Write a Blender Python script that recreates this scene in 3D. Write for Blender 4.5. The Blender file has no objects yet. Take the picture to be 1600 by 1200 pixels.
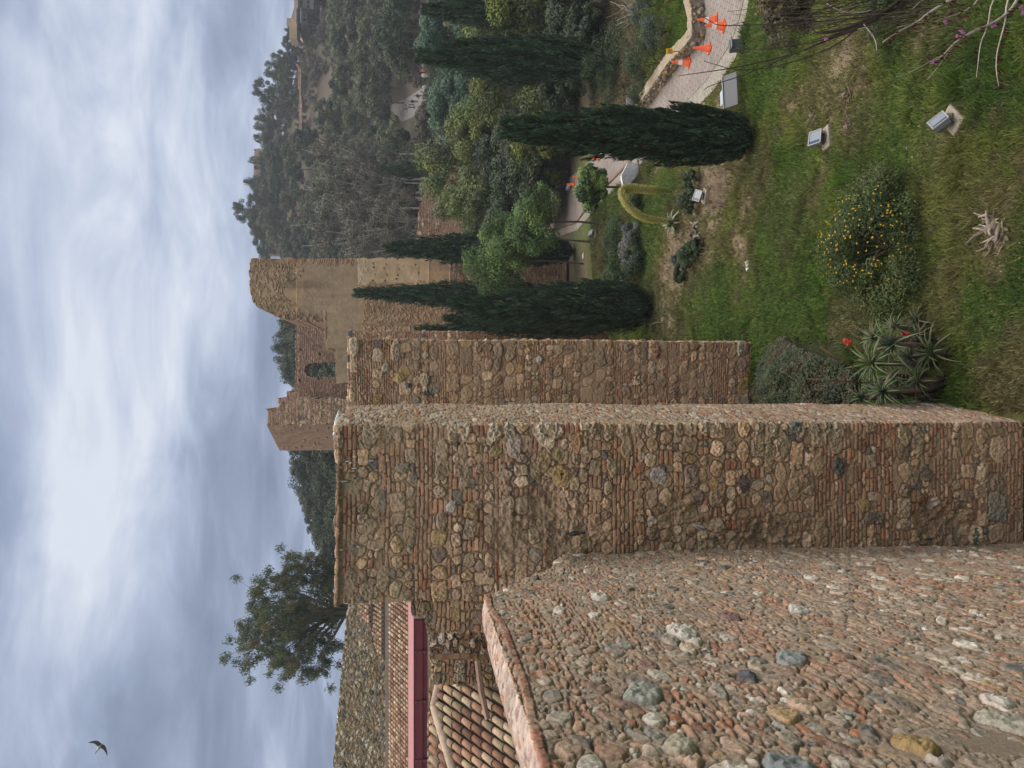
import bpy, bmesh, math, random
import numpy as np
from mathutils import Vector, Matrix
R = math.radians
SC = bpy.context.scene
COL = SC.collection

# ------------------------------------------------------------------ camera
FPX = 1200.0                      # focal length in pixels of the 1600 px long side
PITCH = math.atan(120.0 / FPX)
EYE = Vector((0, 0, 10.0))
cp, sp_ = math.cos(PITCH), math.sin(PITCH)
FWD, UPV, RGT = Vector((0, cp, -sp_)), Vector((0, sp_, cp)), Vector((1, 0, 0))
cam_d = bpy.data.cameras.new('camera')
cam_d.sensor_fit = 'HORIZONTAL'
cam_d.sensor_width = 36.0
cam_d.lens = 36.0 * FPX / 1600.0
cam_d.clip_start = 0.05
cam_d.clip_end = 6000
cam = bpy.data.objects.new('camera', cam_d)
COL.objects.link(cam)
# the phone was held upright but the picture is stored on its side: image up = world right
cam.matrix_world = Matrix(((-UPV.x, RGT.x, -FWD.x, EYE.x), (-UPV.y, RGT.y, -FWD.y, EYE.y), (-UPV.z, RGT.z, -FWD.z, EYE.z), (0, 0, 0, 1)))
SC.camera = cam

# ------------------------------------------------------------------ sky and sun
SUN_DIR = Vector((0.62, 0.42, 0.80)).normalized()
SUN_EL = math.asin(SUN_DIR.z)
SUN_AZ = math.atan2(SUN_DIR.x, SUN_DIR.y)
world = bpy.data.worlds.new('World')
SC.world = world
world.use_nodes = True
wn, wl = world.node_tree.nodes, world.node_tree.links
wn.clear()


def N(nodes, t, **kw):
    n = nodes.new(t)
    for k, v in kw.items():
        setattr(n, k, v)
    return n


def Mth(nodes, links, op, a, b=None, clamp=False):
    n = nodes.new('ShaderNodeMath'); n.operation = op; n.use_clamp = clamp
    for i, q in enumerate((a, b)):
        if q is None: continue
        if isinstance(q, (int, float)): n.inputs[i].default_value = q
        else: links.new(q, n.inputs[i])
    return n.outputs[0]


out = N(wn, 'ShaderNodeOutputWorld')
sky = N(wn, 'ShaderNodeTexSky'); sky.sky_type = 'NISHITA'; sky.sun_disc = False
sky.sun_elevation = SUN_EL; sky.sun_rotation = SUN_AZ
bg1 = N(wn, 'ShaderNodeBackground'); bg1.inputs[1].default_value = 0.10
wl.new(sky.outputs[0], bg1.inputs[0])
tc = N(wn, 'ShaderNodeTexCoord')
sep = N(wn, 'ShaderNodeSeparateXYZ'); wl.new(tc.outputs['Generated'], sep.inputs[0])
den = Mth(wn, wl, 'ADD', Mth(wn, wl, 'MAXIMUM', sep.outputs[2], 0.0), 0.16)
comb = N(wn, 'ShaderNodeCombineXYZ')
wl.new(Mth(wn, wl, 'DIVIDE', sep.outputs[0], den), comb.inputs[0])
wl.new(Mth(wn, wl, 'DIVIDE', sep.outputs[1], den), comb.inputs[1])
wl.new(Mth(wn, wl, 'MULTIPLY', sep.outputs[2], 1.0), comb.inputs[2])
n1 = N(wn, 'ShaderNodeTexNoise'); n1.inputs['Scale'].default_value = 0.85; n1.inputs['Detail'].default_value = 7; n1.inputs['Roughness'].default_value = 0.52; n1.inputs['Distortion'].default_value = 0.35
mp = N(wn, 'ShaderNodeMapping'); mp.inputs['Location'].default_value = (3.1, 1.7, 0.4)
mp.inputs['Scale'].default_value = (0.85, 1.25, 1.0)
wl.new(comb.outputs[0], mp.inputs[0]); wl.new(mp.outputs[0], n1.inputs['Vector'])
# brighter cloud where the veiled sun stands, to the right of the view
dt = N(wn, 'ShaderNodeVectorMath'); dt.operation = 'DOT_PRODUCT'
GL = Vector((0.22, 0.88, 0.42)).normalized()
dt.inputs[1].default_value = GL
wl.new(tc.outputs['Generated'], dt.inputs[0])
glow = N(wn, 'ShaderNodeMapRange'); glow.inputs['From Min'].default_value = 0.86; glow.inputs['From Max'].default_value = 1.0
glow.interpolation_type = 'SMOOTHSTEP'; wl.new(dt.outputs['Value'], glow.inputs['Value'])
n2 = N(wn, 'ShaderNodeTexNoise'); n2.inputs['Scale'].default_value = 2.6; n2.inputs['Detail'].default_value = 6; n2.inputs['Roughness'].default_value = 0.55; n2.inputs['Distortion'].default_value = 0.5
wl.new(mp.outputs[0], n2.inputs['Vector'])
nn = Mth(wn, wl, 'ADD', Mth(wn, wl, 'MULTIPLY', n1.outputs['Fac'], 0.68), Mth(wn, wl, 'MULTIPLY', n2.outputs['Fac'], 0.36))
fac = Mth(wn, wl, 'ADD', nn, Mth(wn, wl, 'MULTIPLY', glow.outputs[0], 0.075))
ramp = N(wn, 'ShaderNodeValToRGB')
cr = ramp.color_ramp
cr.elements[0].position = 0.41; cr.elements[0].color = (0.165, 0.21, 0.32, 1)
cr.elements[1].position = 0.71; cr.elements[1].color = (0.76, 0.81, 0.91, 1)
e = cr.elements.new(0.51); e.color = (0.250, 0.308, 0.44, 1)
e = cr.elements.new(0.57); e.color = (0.345, 0.415, 0.57, 1)
e = cr.elements.new(0.635); e.color = (0.52, 0.59, 0.74, 1)
wl.new(fac, ramp.inputs[0])
# an overcast sky is brightest overhead; boosted further above the frame to light the ground
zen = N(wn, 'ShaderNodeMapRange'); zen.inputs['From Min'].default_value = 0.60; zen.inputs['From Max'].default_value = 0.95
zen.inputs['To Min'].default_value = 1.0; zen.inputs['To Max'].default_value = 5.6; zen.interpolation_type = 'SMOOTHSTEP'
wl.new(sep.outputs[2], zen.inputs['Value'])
wm = N(wn, 'ShaderNodeMixRGB'); wm.inputs[2].default_value = (0.80, 0.74, 0.66, 1)   # unseen sky overhead warmed so the light it casts is less blue
wz = N(wn, 'ShaderNodeMapRange'); wz.inputs['From Min'].default_value = 0.50; wz.inputs['From Max'].default_value = 0.75; wl.new(sep.outputs[2], wz.inputs['Value'])
wl.new(wz.outputs[0], wm.inputs[0]); wl.new(ramp.outputs[0], wm.inputs[1])
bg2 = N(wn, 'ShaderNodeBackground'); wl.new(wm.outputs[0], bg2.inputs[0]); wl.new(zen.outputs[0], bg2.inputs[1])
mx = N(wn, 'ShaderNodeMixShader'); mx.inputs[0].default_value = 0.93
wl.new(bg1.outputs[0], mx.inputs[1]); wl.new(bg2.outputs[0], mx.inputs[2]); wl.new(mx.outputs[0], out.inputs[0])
sun_d = bpy.data.lights.new('sun', 'SUN'); sun_d.energy = 1.5; sun_d.angle = R(20); sun_d.color = (1.0, 0.95, 0.87)
sun = bpy.data.objects.new('sun', sun_d); COL.objects.link(sun)
sun.rotation_euler = SUN_DIR.to_track_quat('Z', 'Y').to_euler()
SC.view_settings.view_transform = 'Standard'; SC.view_settings.look = 'None'
SC.view_settings.exposure = 0.0; SC.view_settings.gamma = 1.0; SC.view_settings.use_curve_mapping = False
SC.cycles.max_bounces = 5; SC.cycles.diffuse_bounces = 3; SC.cycles.transparent_max_bounces = 4
SC.cycles.use_denoising = True

# ------------------------------------------------------------------ numbers
rng = np.random.default_rng(7)
random.seed(11)
_tab = np.random.default_rng(3).random((256, 256))


def vn(X, Y, s=0):
    X = np.asarray(X, float) + s * 17.31; Y = np.asarray(Y, float) + s * 9.77
    xi = np.floor(X).astype(int); yi = np.floor(Y).astype(int)
    fx = X - xi; fy = Y - yi
    fx = fx * fx * (3 - 2 * fx); fy = fy * fy * (3 - 2 * fy)
    a = _tab[xi & 255, yi & 255]; b = _tab[(xi + 1) & 255, yi & 255]
    c = _tab[xi & 255, (yi + 1) & 255]; d = _tab[(xi + 1) & 255, (yi + 1) & 255]
    return (a * (1 - fx) + b * fx) * (1 - fy) + (c * (1 - fx) + d * fx) * fy


def fbm(X, Y, sc=1.0, o=4, s=0, g=0.5):
    t = 0; a = 1; tot = 0
    for i in range(o):
        t = t + a * vn(np.asarray(X) * sc, np.asarray(Y) * sc, s + i * 3); tot += a; a *= g; sc *= 2.03
    return t / tot


def ss(a, b, x):
    t = np.clip((np.asarray(x, float) - a) / (b - a), 0, 1)
    return t * t * (3 - 2 * t)


def Wp(u, v, y):
    """world point seen at upright-picture pixel (u, v), at forward distance y"""
    d = FWD + RGT * ((u - 600) / FPX) + UPV * ((800 - v) / FPX)
    return EYE + d * (y / d.y)


RU = [-600, 0, 300, 500, 600, 700, 800, 900, 1000, 1100, 1200, 1350, 2000]
RZ = [25, 28, 36, 46, 52, 58, 61, 63, 60, 54, 45, 40, 35]


def terrain(x, y):
    x = np.asarray(x, float); y = np.asarray(y, float)
    u = 600 + 1200 * x / np.maximum(y, 30.0)
    rz = np.interp(u, RU, RZ)
    h = 0.35 * (fbm(x, y, 0.13, 2, 5) - 0.5) * ss(6, 14, y)
    h = h + 0.10 * (fbm(x, y, 0.7, 3, 9) - 0.5)
    h = h + 10.4 * ss(60, 118, y)
    h = h + (rz - 10.4) * ss(124, 268, y) + 3.0 * (fbm(x, y, 0.03, 3, 2) - 0.5) * ss(124, 170, y)
    h = np.maximum(h, -2.5)
    h = h + 13 * ss(98, 122, y) * (1 - ss(700, 785, u)) * (1 - ss(150, 220, y))
    h = h + 0.5 * ss(52, 66, y) * (fbm(x, y, 0.2, 3, 4) - 0.5)
    return h


def th(x, y): return float(terrain(x, y))


def Gp(u, v, y0=6.0, y1=600.0):
    d = FWD + RGT * ((u - 600) / FPX) + UPV * ((800 - v) / FPX)
    d = d / d.y
    ys = np.concatenate([np.linspace(y0, 80, 500), np.linspace(80.2, y1, 900)])
    zs = 10 + d.z * ys; hs = terrain(d.x * ys, ys)
    k = np.argmax(zs < hs)
    if zs[k] >= hs[k]: k = len(ys) - 1
    y = ys[k]
    return Vector((d.x * y, y, float(hs[k])))


# ------------------------------------------------------------------ objects
def setp(o, label=None, cat=None, group=None, kind=None):
    if label: o['label'] = label
    if cat: o['category'] = cat
    if group: o['group'] = group
    if kind: o['kind'] = kind
    return o


def empty(name, loc=(0, 0, 0), rz=0.0, **k):
    o = bpy.data.objects.new(name, None); COL.objects.link(o)
    o.location = loc; o.rotation_euler = (0, 0, rz); o.empty_display_size = 0.2
    return setp(o, **k)


def np_mesh(name, V, F, mat, col=None, smooth=True, parent=None, uvc=None, **k):
    me = bpy.data.meshes.new(name)
    V = np.asarray(V, np.float32); 
    if isinstance(F, np.ndarray):
        nf, n = F.shape
        me.vertices.add(len(V)); me.vertices.foreach_set('co', V.ravel())
        me.loops.add(nf * n); me.loops.foreach_set('vertex_index', F.astype(np.int32).ravel())
        me.polygons.add(nf)
        me.polygons.foreach_set('loop_start', np.arange(0, nf * n, n, dtype=np.int32))
        me.polygons.foreach_set('loop_total', np.full(nf, n, np.int32))
    else:
        me.from_pydata(V.tolist(), [], F); nf = len(F)
    me.polygons.foreach_set('use_smooth', np.full(nf, bool(smooth)))
    if col is not None:
        at = me.attributes.new('Col', 'FLOAT_COLOR', 'POINT')
        c = np.ones((len(V), 4), np.float32); c[:, :3] = col
        at.data.foreach_set('color', c.ravel())
    me.update(calc_edges=True); me.validate()
    me.materials.append(mat)
    o = bpy.data.objects.new(name, me); COL.objects.link(o)
    if parent: o.parent = parent
    return setp(o, **k)


class MB:
    """collects shapes into one mesh"""
    def __init__(s): s.V = []; s.F = []; s.C = []; s.n = 0
    def add(s, V, F, c=(0.5, 0.5, 0.5)):
        V = [tuple(map(float, p)) for p in V]
        s.V += V; s.F += [[i + s.n for i in f] for f in F]; s.n += len(V)
        s.C += [tuple(c)] * len(V)
    def box(s, cx, cy, cz, sx, sy, sz, c=(.5, .5, .5), M=None, bev=0.0):
        b = min(bev, sx / 3, sy / 3, sz / 3)
        V = []
        if b <= 0:
            V = [(x * sx / 2, y * sy / 2, z * sz / 2) for z in (-1, 1) for y in (-1, 1) for x in (-1, 1)]
            F = [(0, 2, 3, 1), (4, 5, 7, 6), (0, 1, 5, 4), (2, 6, 7, 3), (0, 4, 6, 2), (1, 3, 7, 5)]
        else:
            bm = bmesh.new(); bmesh.ops.create_cube(bm, size=1)
            for v in bm.verts: v.co = Vector((v.co.x * sx, v.co.y * sy, v.co.z * sz))
            bmesh.ops.bevel(bm, geom=bm.edges[:], offset=b, segments=2, affect='EDGES')
            bm.verts.index_update(); V = [tuple(v.co) for v in bm.verts]; F = [[v.index for v in f.verts] for f in bm.faces]; bm.free()
        V = [Vector(p) for p in V]
        if M is not None: V = [M @ p for p in V]
        s.add([(p[0] + cx, p[1] + cy, p[2] + cz) for p in V], F, c)
    def tube(s, P, r, n=8, c=(.5, .5, .5), cap=True):
        P = [Vector(p) for p in P]
        if not hasattr(r, '__len__'): r = [r] * len(P)
        V = []; prev = None
        for i, p in enumerate(P):
            t = (P[min(i + 1, len(P) - 1)] - P[max(i - 1, 0)])
            if t.length < 1e-9: t = Vector((0, 0, 1))
            t.normalize()
            if prev is None:
                a = t.orthogonal().normalized()
            else:
                a = (prev - t * prev.dot(t))
                a = a.normalized() if a.length > 1e-6 else t.orthogonal().normalized()
            prev = a; b = t.cross(a)
            for k in range(n):
                q = 2 * math.pi * k / n
                V.append(p + (a * math.cos(q) + b * math.sin(q)) * r[i])
        F = []
        for i in range(len(P) - 1):
            for k in range(n):
                k2 = (k + 1) % n
                F.append((i * n + k, i * n + k2, (i + 1) * n + k2, (i + 1) * n + k))
        if cap:
            F.append(tuple(range(n - 1, -1, -1))); F.append(tuple((len(P) - 1) * n + k for k in range(n)))
        s.add(V, F, c)
    def loft(s, secs, n=12, c=(.5, .5, .5)):
        """secs: (centre, axisA, axisB) ellipse sections"""
        V = []
        for (p, a, b) in secs:
            p, a, b = Vector(p), Vector(a), Vector(b)
            for k in range(n):
                q = 2 * math.pi * k / n
                V.append(p + a * math.cos(q) + b * math.sin(q))
        F = []
        for i in range(len(secs) - 1):
            for k in range(n):
                k2 = (k + 1) % n
                F.append((i * n + k, i * n + k2, (i + 1) * n + k2, (i + 1) * n + k))
        F.append(tuple(range(n - 1, -1, -1))); F.append(tuple((len(secs) - 1) * n + k for k in range(n)))
        s.add(V, F, c)
    def build(s, name, mat, parent=None, smooth=False, **k):
        return np_mesh(name, np.array(s.V, np.float32).reshape(-1, 3), s.F, mat, np.array(s.C, np.float32), smooth, parent, **k)


def copy_tree(o, parent=None):
    c = o.copy(); COL.objects.link(c)
    if parent: c.parent = parent
    for ch in o.children: copy_tree(ch, c)
    return c


# ------------------------------------------------------------------ materials
MATS = {}


def mat(name, rough=0.85, base=None, noise=0.0, nscale=8.0, bump=0.0, bscale=20.0, spec=0.3, metal=0.0, rnd=0.0, transl=0.0, bdist=0.01):
    """colour comes from the mesh's own 'Col' attribute unless base is given"""
    m = bpy.data.materials.new(name); m.use_nodes = True
    nt = m.node_tree; nd, lk = nt.nodes, nt.links
    b = nd['Principled BSDF']; b.inputs['Roughness'].default_value = rough
    b.inputs['Specular IOR Level'].default_value = spec; b.inputs['Metallic'].default_value = metal
    if base is None:
        a = nd.new('ShaderNodeAttribute'); a.attribute_name = 'Col'; c = a.outputs['Color']
    else:
        a = nd.new('ShaderNodeRGB'); a.outputs[0].default_value = (*base, 1); c = a.outputs[0]
    t = nd.new('ShaderNodeTexCoord')
    if noise > 0:
        n = nd.new('ShaderNodeTexNoise'); n.inputs['Scale'].default_value = nscale; n.inputs['Detail'].default_value = 5; n.inputs['Roughness'].default_value = 0.65
        lk.new(t.outputs['Object'], n.inputs['Vector'])
        mr = nd.new('ShaderNodeMapRange'); mr.inputs['From Min'].default_value = 0.3; mr.inputs['From Max'].default_value = 0.7
        mr.inputs['To Min'].default_value = 1 - noise; mr.inputs['To Max'].default_value = 1 + noise
        lk.new(n.outputs['Fac'], mr.inputs['Value'])
        mu = nd.new('ShaderNodeVectorMath'); mu.operation = 'SCALE'; lk.new(c, mu.inputs[0]); lk.new(mr.outputs[0], mu.inputs['Scale']); c = mu.outputs[0]
    if rnd > 0:
        oi = nd.new('ShaderNodeObjectInfo'); hs = nd.new('ShaderNodeHueSaturation')
        mr = nd.new('ShaderNodeMapRange'); mr.inputs['To Min'].default_value = 1 - rnd; mr.inputs['To Max'].default_value = 1 + rnd
        lk.new(oi.outputs['Random'], mr.inputs['Value']); lk.new(mr.outputs[0], hs.inputs['Value'])
        mr2 = nd.new('ShaderNodeMapRange'); mr2.inputs['To Min'].default_value = 0.5 + rnd * 0.07; mr2.inputs['To Max'].default_value = 0.5 - rnd * 0.07
        lk.new(Mth(nd, lk, 'FRACT', Mth(nd, lk, 'MULTIPLY', oi.outputs['Random'], 7.3)), mr2.inputs['Value']); lk.new(mr2.outputs[0], hs.inputs['Hue'])
        lk.new(c, hs.inputs['Color']); c = hs.outputs[0]
    lk.new(c, b.inputs['Base Color'])
    if bump > 0:
        n = nd.new('ShaderNodeTexNoise'); n.inputs['Scale'].default_value = bscale; n.inputs['Detail'].default_value = 6; n.inputs['Roughness'].default_value = 0.7
        lk.new(t.outputs['Object'], n.inputs['Vector'])
        bp = nd.new('ShaderNodeBump'); bp.inputs['Strength'].default_value = bump; bp.inputs['Distance'].default_value = bdist
        lk.new(n.outputs['Fac'], bp.inputs['Height']); lk.new(bp.outputs[0], b.inputs['Normal'])
    if transl > 0:
        tr = nd.new('ShaderNodeBsdfTranslucent'); lk.new(c, tr.inputs['Color'])
        ms = nd.new('ShaderNodeMixShader'); ms.inputs[0].default_value = transl
        lk.new(b.outputs[0], ms.inputs[1]); lk.new(tr.outputs[0], ms.inputs[2]); lk.new(ms.outputs[0], nd['Material Output'].inputs[0])
    MATS[name] = m
    return m


M_STONE = mat('masonry', 0.93, noise=0.22, nscale=45, bump=0.9, bscale=70, spec=0.15, bdist=0.012)
M_FARST = mat('far_masonry', 0.95, noise=0.16, nscale=3.5, bump=0.5, bscale=9, spec=0.1, bdist=0.05)
M_LEAF = mat('foliage', 0.55, noise=0.15, nscale=2.0, spec=0.25, transl=0.18, rnd=0.22)
M_LEAFN = mat('near_foliage', 0.5, noise=0.15, nscale=6.0, spec=0.3, transl=0.2)
M_CYP = mat('cypress_foliage', 0.7, noise=0.25, nscale=1.5, spec=0.15, transl=0.1)
M_BARK = mat('bark', 0.9, noise=0.3, nscale=12, bump=0.6, bscale=30, spec=0.1)
M_GROUND = mat('ground', 0.97, noise=0.30, nscale=3.0, bump=0.9, bscale=14, spec=0.05, bdist=0.06)
M_GRASS = mat('grass', 0.7, noise=0.10, nscale=5, spec=0.15, transl=0.25)
M_PAVE = mat('paving', 0.9, noise=0.12, nscale=6, bump=0.3, bscale=30, spec=0.2)
M_TILE = mat('roof_tile', 0.85, noise=0.25, nscale=22, bump=0.5, bscale=40, spec=0.15)
M_PLASTER = mat('plaster', 0.92, noise=0.25, nscale=10, bump=0.8, bscale=25, spec=0.1, bdist=0.02)
M_PAINT = mat('paint', 0.5, noise=0.06, nscale=10, spec=0.4)
M_METAL = mat('painted_metal', 0.45, noise=0.08, nscale=14, spec=0.5)
M_CONC = mat('concrete', 0.95, noise=0.18, nscale=14, bump=0.5, bscale=40, spec=0.15)
M_CLOTH = mat('cloth', 0.9, noise=0.1, nscale=20, spec=0.1)
M_GLASS = mat('lamp_glass', 0.12, spec=0.6)
M_SKIN = mat('skin', 0.6, base=(0.45, 0.27, 0.19), spec=0.3)
M_FEATHER = mat('feathers', 0.6, noise=0.2, nscale=40, spec=0.3)
M_SUCC = mat('succulent_leaf', 0.45, noise=0.12, nscale=8, spec=0.4, transl=0.08)
M_PLASTIC = mat('plastic', 0.45, noise=0.08, nscale=20, spec=0.45)
M_WINDOW = mat('window_glass', 0.1, base=(0.03, 0.04, 0.05), spec=0.7)

# ------------------------------------------------------------------ terrain (one sheet)
DIRT = []          # (x, y, rx, ry, strength) worn earth patches


def dirt_px(u, v, ru, rv, s=1.0):
    a = Gp(u, v); b = Gp(u + ru, v); c = Gp(u, v - rv); d = Gp(u, v + rv)
    DIRT.append((a.x, a.y, max(abs(b.x - a.x), .2), max(abs(c.y - d.y) / 2, .3), s))


for q in [(930, 1120, 48, 40, 1.25), (905, 1190, 60, 22, .8), (1075, 1310, 55, 45, 1.0), (860, 1240, 55, 32, .95), (700, 1330, 45, 35, 1.0), (840, 1075, 80, 42, 1.1), (1050, 1085, 40, 14, .9),
          (690, 1045, 40, 28, .9), (620, 1590, 60, 60, 1.0), (790, 1560, 40, 22, .8), (1150, 1500, 40, 60, .35), (745, 1480, 45, 30, .6), (1000, 1000, 60, 25, .9), (800, 925, 60, 30, .7), (1010, 1350, 60, 30, .7),
          (860, 1380, 60, 60, .25), (760, 880, 50, 30, 1.0), (1100, 870, 90, 60, 1.2), (1000, 880, 80, 60, 1.2), (960, 1470, 50, 40, .4), (640, 1250, 40, 50, .4), (1090, 1130, 60, 10, .9), (850, 1545, 70, 50, .5), (1180, 1240, 40, 30, .5),
          (755, 1030, 30, 60, .8), (930, 990, 60, 30, .5)]:
    dirt_px(*q)


GREEN = []
for (u, v, ru, rv) in [(830, 1215, 90, 45), (900, 1260, 60, 35), (730, 1120, 50, 60), (800, 1010, 70, 18), (1110, 1230, 60, 40), (700, 1210, 60, 60), (960, 1420, 60, 60), (700, 1550, 50, 40), (1060, 1420, 60, 50), (880, 1030, 60, 14), (1180, 1190, 60, 20), (830, 905, 40, 16)]:
    a = Gp(u, v); b_ = Gp(u + ru, v); c_ = Gp(u, v - rv); d_ = Gp(u, v + rv); GREEN.append((a.x, a.y, max(abs(b_.x - a.x), .2), max(abs(c_.y - d_.y) / 2, .3)))


def ground_col(x, y):
    x = np.asarray(x, float); y = np.asarray(y, float)
    g1 = np.array([0.066, 0.120, 0.022]); g2 = np.array([0.130, 0.155, 0.042]); g3 = np.array([0.052, 0.088, 0.030])
    d1 = np.array([0.185, 0.145, 0.105]); d2 = np.array([0.12, 0.092, 0.066])
    a = fbm(x, y, 0.45, 4, 21)[..., None]; b = fbm(x, y, 1.3, 4, 31)[..., None]; f = fbm(x, y, 5.0, 3, 41)[..., None]
    g = g1 + (g2 - g1) * ss(.42, .64, a) + (g3 - g1) * ss(.52, .72, b) * .7
    d = d2 + (d1 - d2) * ss(.3, .7, b)
    m = ss(.60, .74, 0.55 * a[..., 0] + 0.45 * b[..., 0] + 0.1 * (f[..., 0] - .5)) * .8
    for (cx, cy, rx, ry, s) in DIRT:
        q = ((x - cx) / rx) ** 2 + ((y - cy) / ry) ** 2
        m = m + .55 * s * ss(2.2, .1, q + 2.6 * (b[..., 0] - .5) + 1.8 * (f[..., 0] - .5))
    for (cx, cy, rx, ry) in GREEN:
        q = ((x - cx) / rx) ** 2 + ((y - cy) / ry) ** 2; k = ss(1.8, .1, q + 2.0 * (b[..., 0] - .5) + 1.2 * (f[..., 0] - .5))[..., None]
        g = g * (1 - .7 * k) + np.array([.092, .142, .038]) * .7 * k; m = m * (1 - .5 * k[..., 0])
    m = np.clip(m, 0, 1)
    c = g * (1 - m[..., None]) + d * m[..., None]
    uu_ = 600 + 1200 * x / np.maximum(y, 5); br_ = (ss(35, 38, y) * ss(925, 985, uu_))[..., None] * .85
    c = c * (1 - br_) + np.array([.085, .064, .048]) * (.7 + .6 * b) * br_; m = np.maximum(m, br_[..., 0])
    far = ss(46, 62, y)[..., None]
    s1 = np.array([0.085, 0.070, 0.058]); s2 = np.array([0.060, 0.060, 0.042]); s3 = np.array([0.12, 0.10, 0.085])
    fb = fbm(x, y, .05, 4, 51)[..., None]; fc = fbm(x, y, .22, 4, 61)[..., None]
    fcol = s2 + (s1 - s2) * ss(.42, .6, fb) + (s3 - s1) * ss(.55, .72, fc) * .7
    c = c * (1 - far) + fcol * far
    return c * (0.85 + 0.3 * f), m


def spaced(a, b, lo, hi, step, g=1.09):
    m = list(np.arange(a, b, step)); p = []; x = b; s = step
    while x < hi: p.append(x); s *= g; x += s
    p.append(hi); q = []; x = a - step; s = step
    while x > lo: q.append(x); s *= g; x -= s
    q.append(lo)
    return np.array(q[::-1] + m + p)


xs = spaced(-6, 24, -330, 330, 0.17, 1.06)
ys = np.concatenate([np.linspace(-60, -10, 8), np.arange(-8, 9, 1.0), np.arange(9, 56, .2), np.arange(56, 140, .8), np.arange(141, 290, 1.8), np.linspace(292, 345, 20)])
gx, gy = np.meshgrid(xs, ys)
gz = terrain(gx, gy)
gc, _gm = ground_col(gx, gy)
ny, nx = gx.shape
idx = np.arange(nx * ny).reshape(ny, nx)
GF = np.stack([idx[:-1, :-1], idx[:-1, 1:], idx[1:, 1:], idx[1:, :-1]], -1).reshape(-1, 4)
np_mesh('ground', np.stack([gx, gy, gz], -1).reshape(-1, 3), GF, M_GROUND, gc.reshape(-1, 3), kind='structure')

# ------------------------------------------------------------------ masonry fields
BRICK = [(.34, .18, .115), (.38, .22, .145), (.29, .155, .105), (.43, .27, .18), (.33, .215, .15), (.37, .17, .10)]
STONE = [(.44, .305, .205), (.50, .36, .25), (.36, .26, .18), (.56, .43, .31), (.37, .28, .205), (.48, .325, .20), (.27, .20, .15)]
ODD = [(.14, .145, .135), (.17, .175, .16), (.11, .115, .115), (.21, .15, .13), (.36, .25, .11), (.42, .36, .30)]
RUB = [(.46, .375, .30), (.38, .30, .24), (.52, .45, .37), (.32, .255, .20), (.22, .22, .21), (.12, .125, .125), (.60, .55, .48), (.50, .42, .35), (.30, .29, .26), (.40, .265, .14), (.23, .14, .12), (.56, .51, .45), (.26, .24, .20), (.40, .22, .15), (.44, .31, .23), (.36, .20, .14)]


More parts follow.
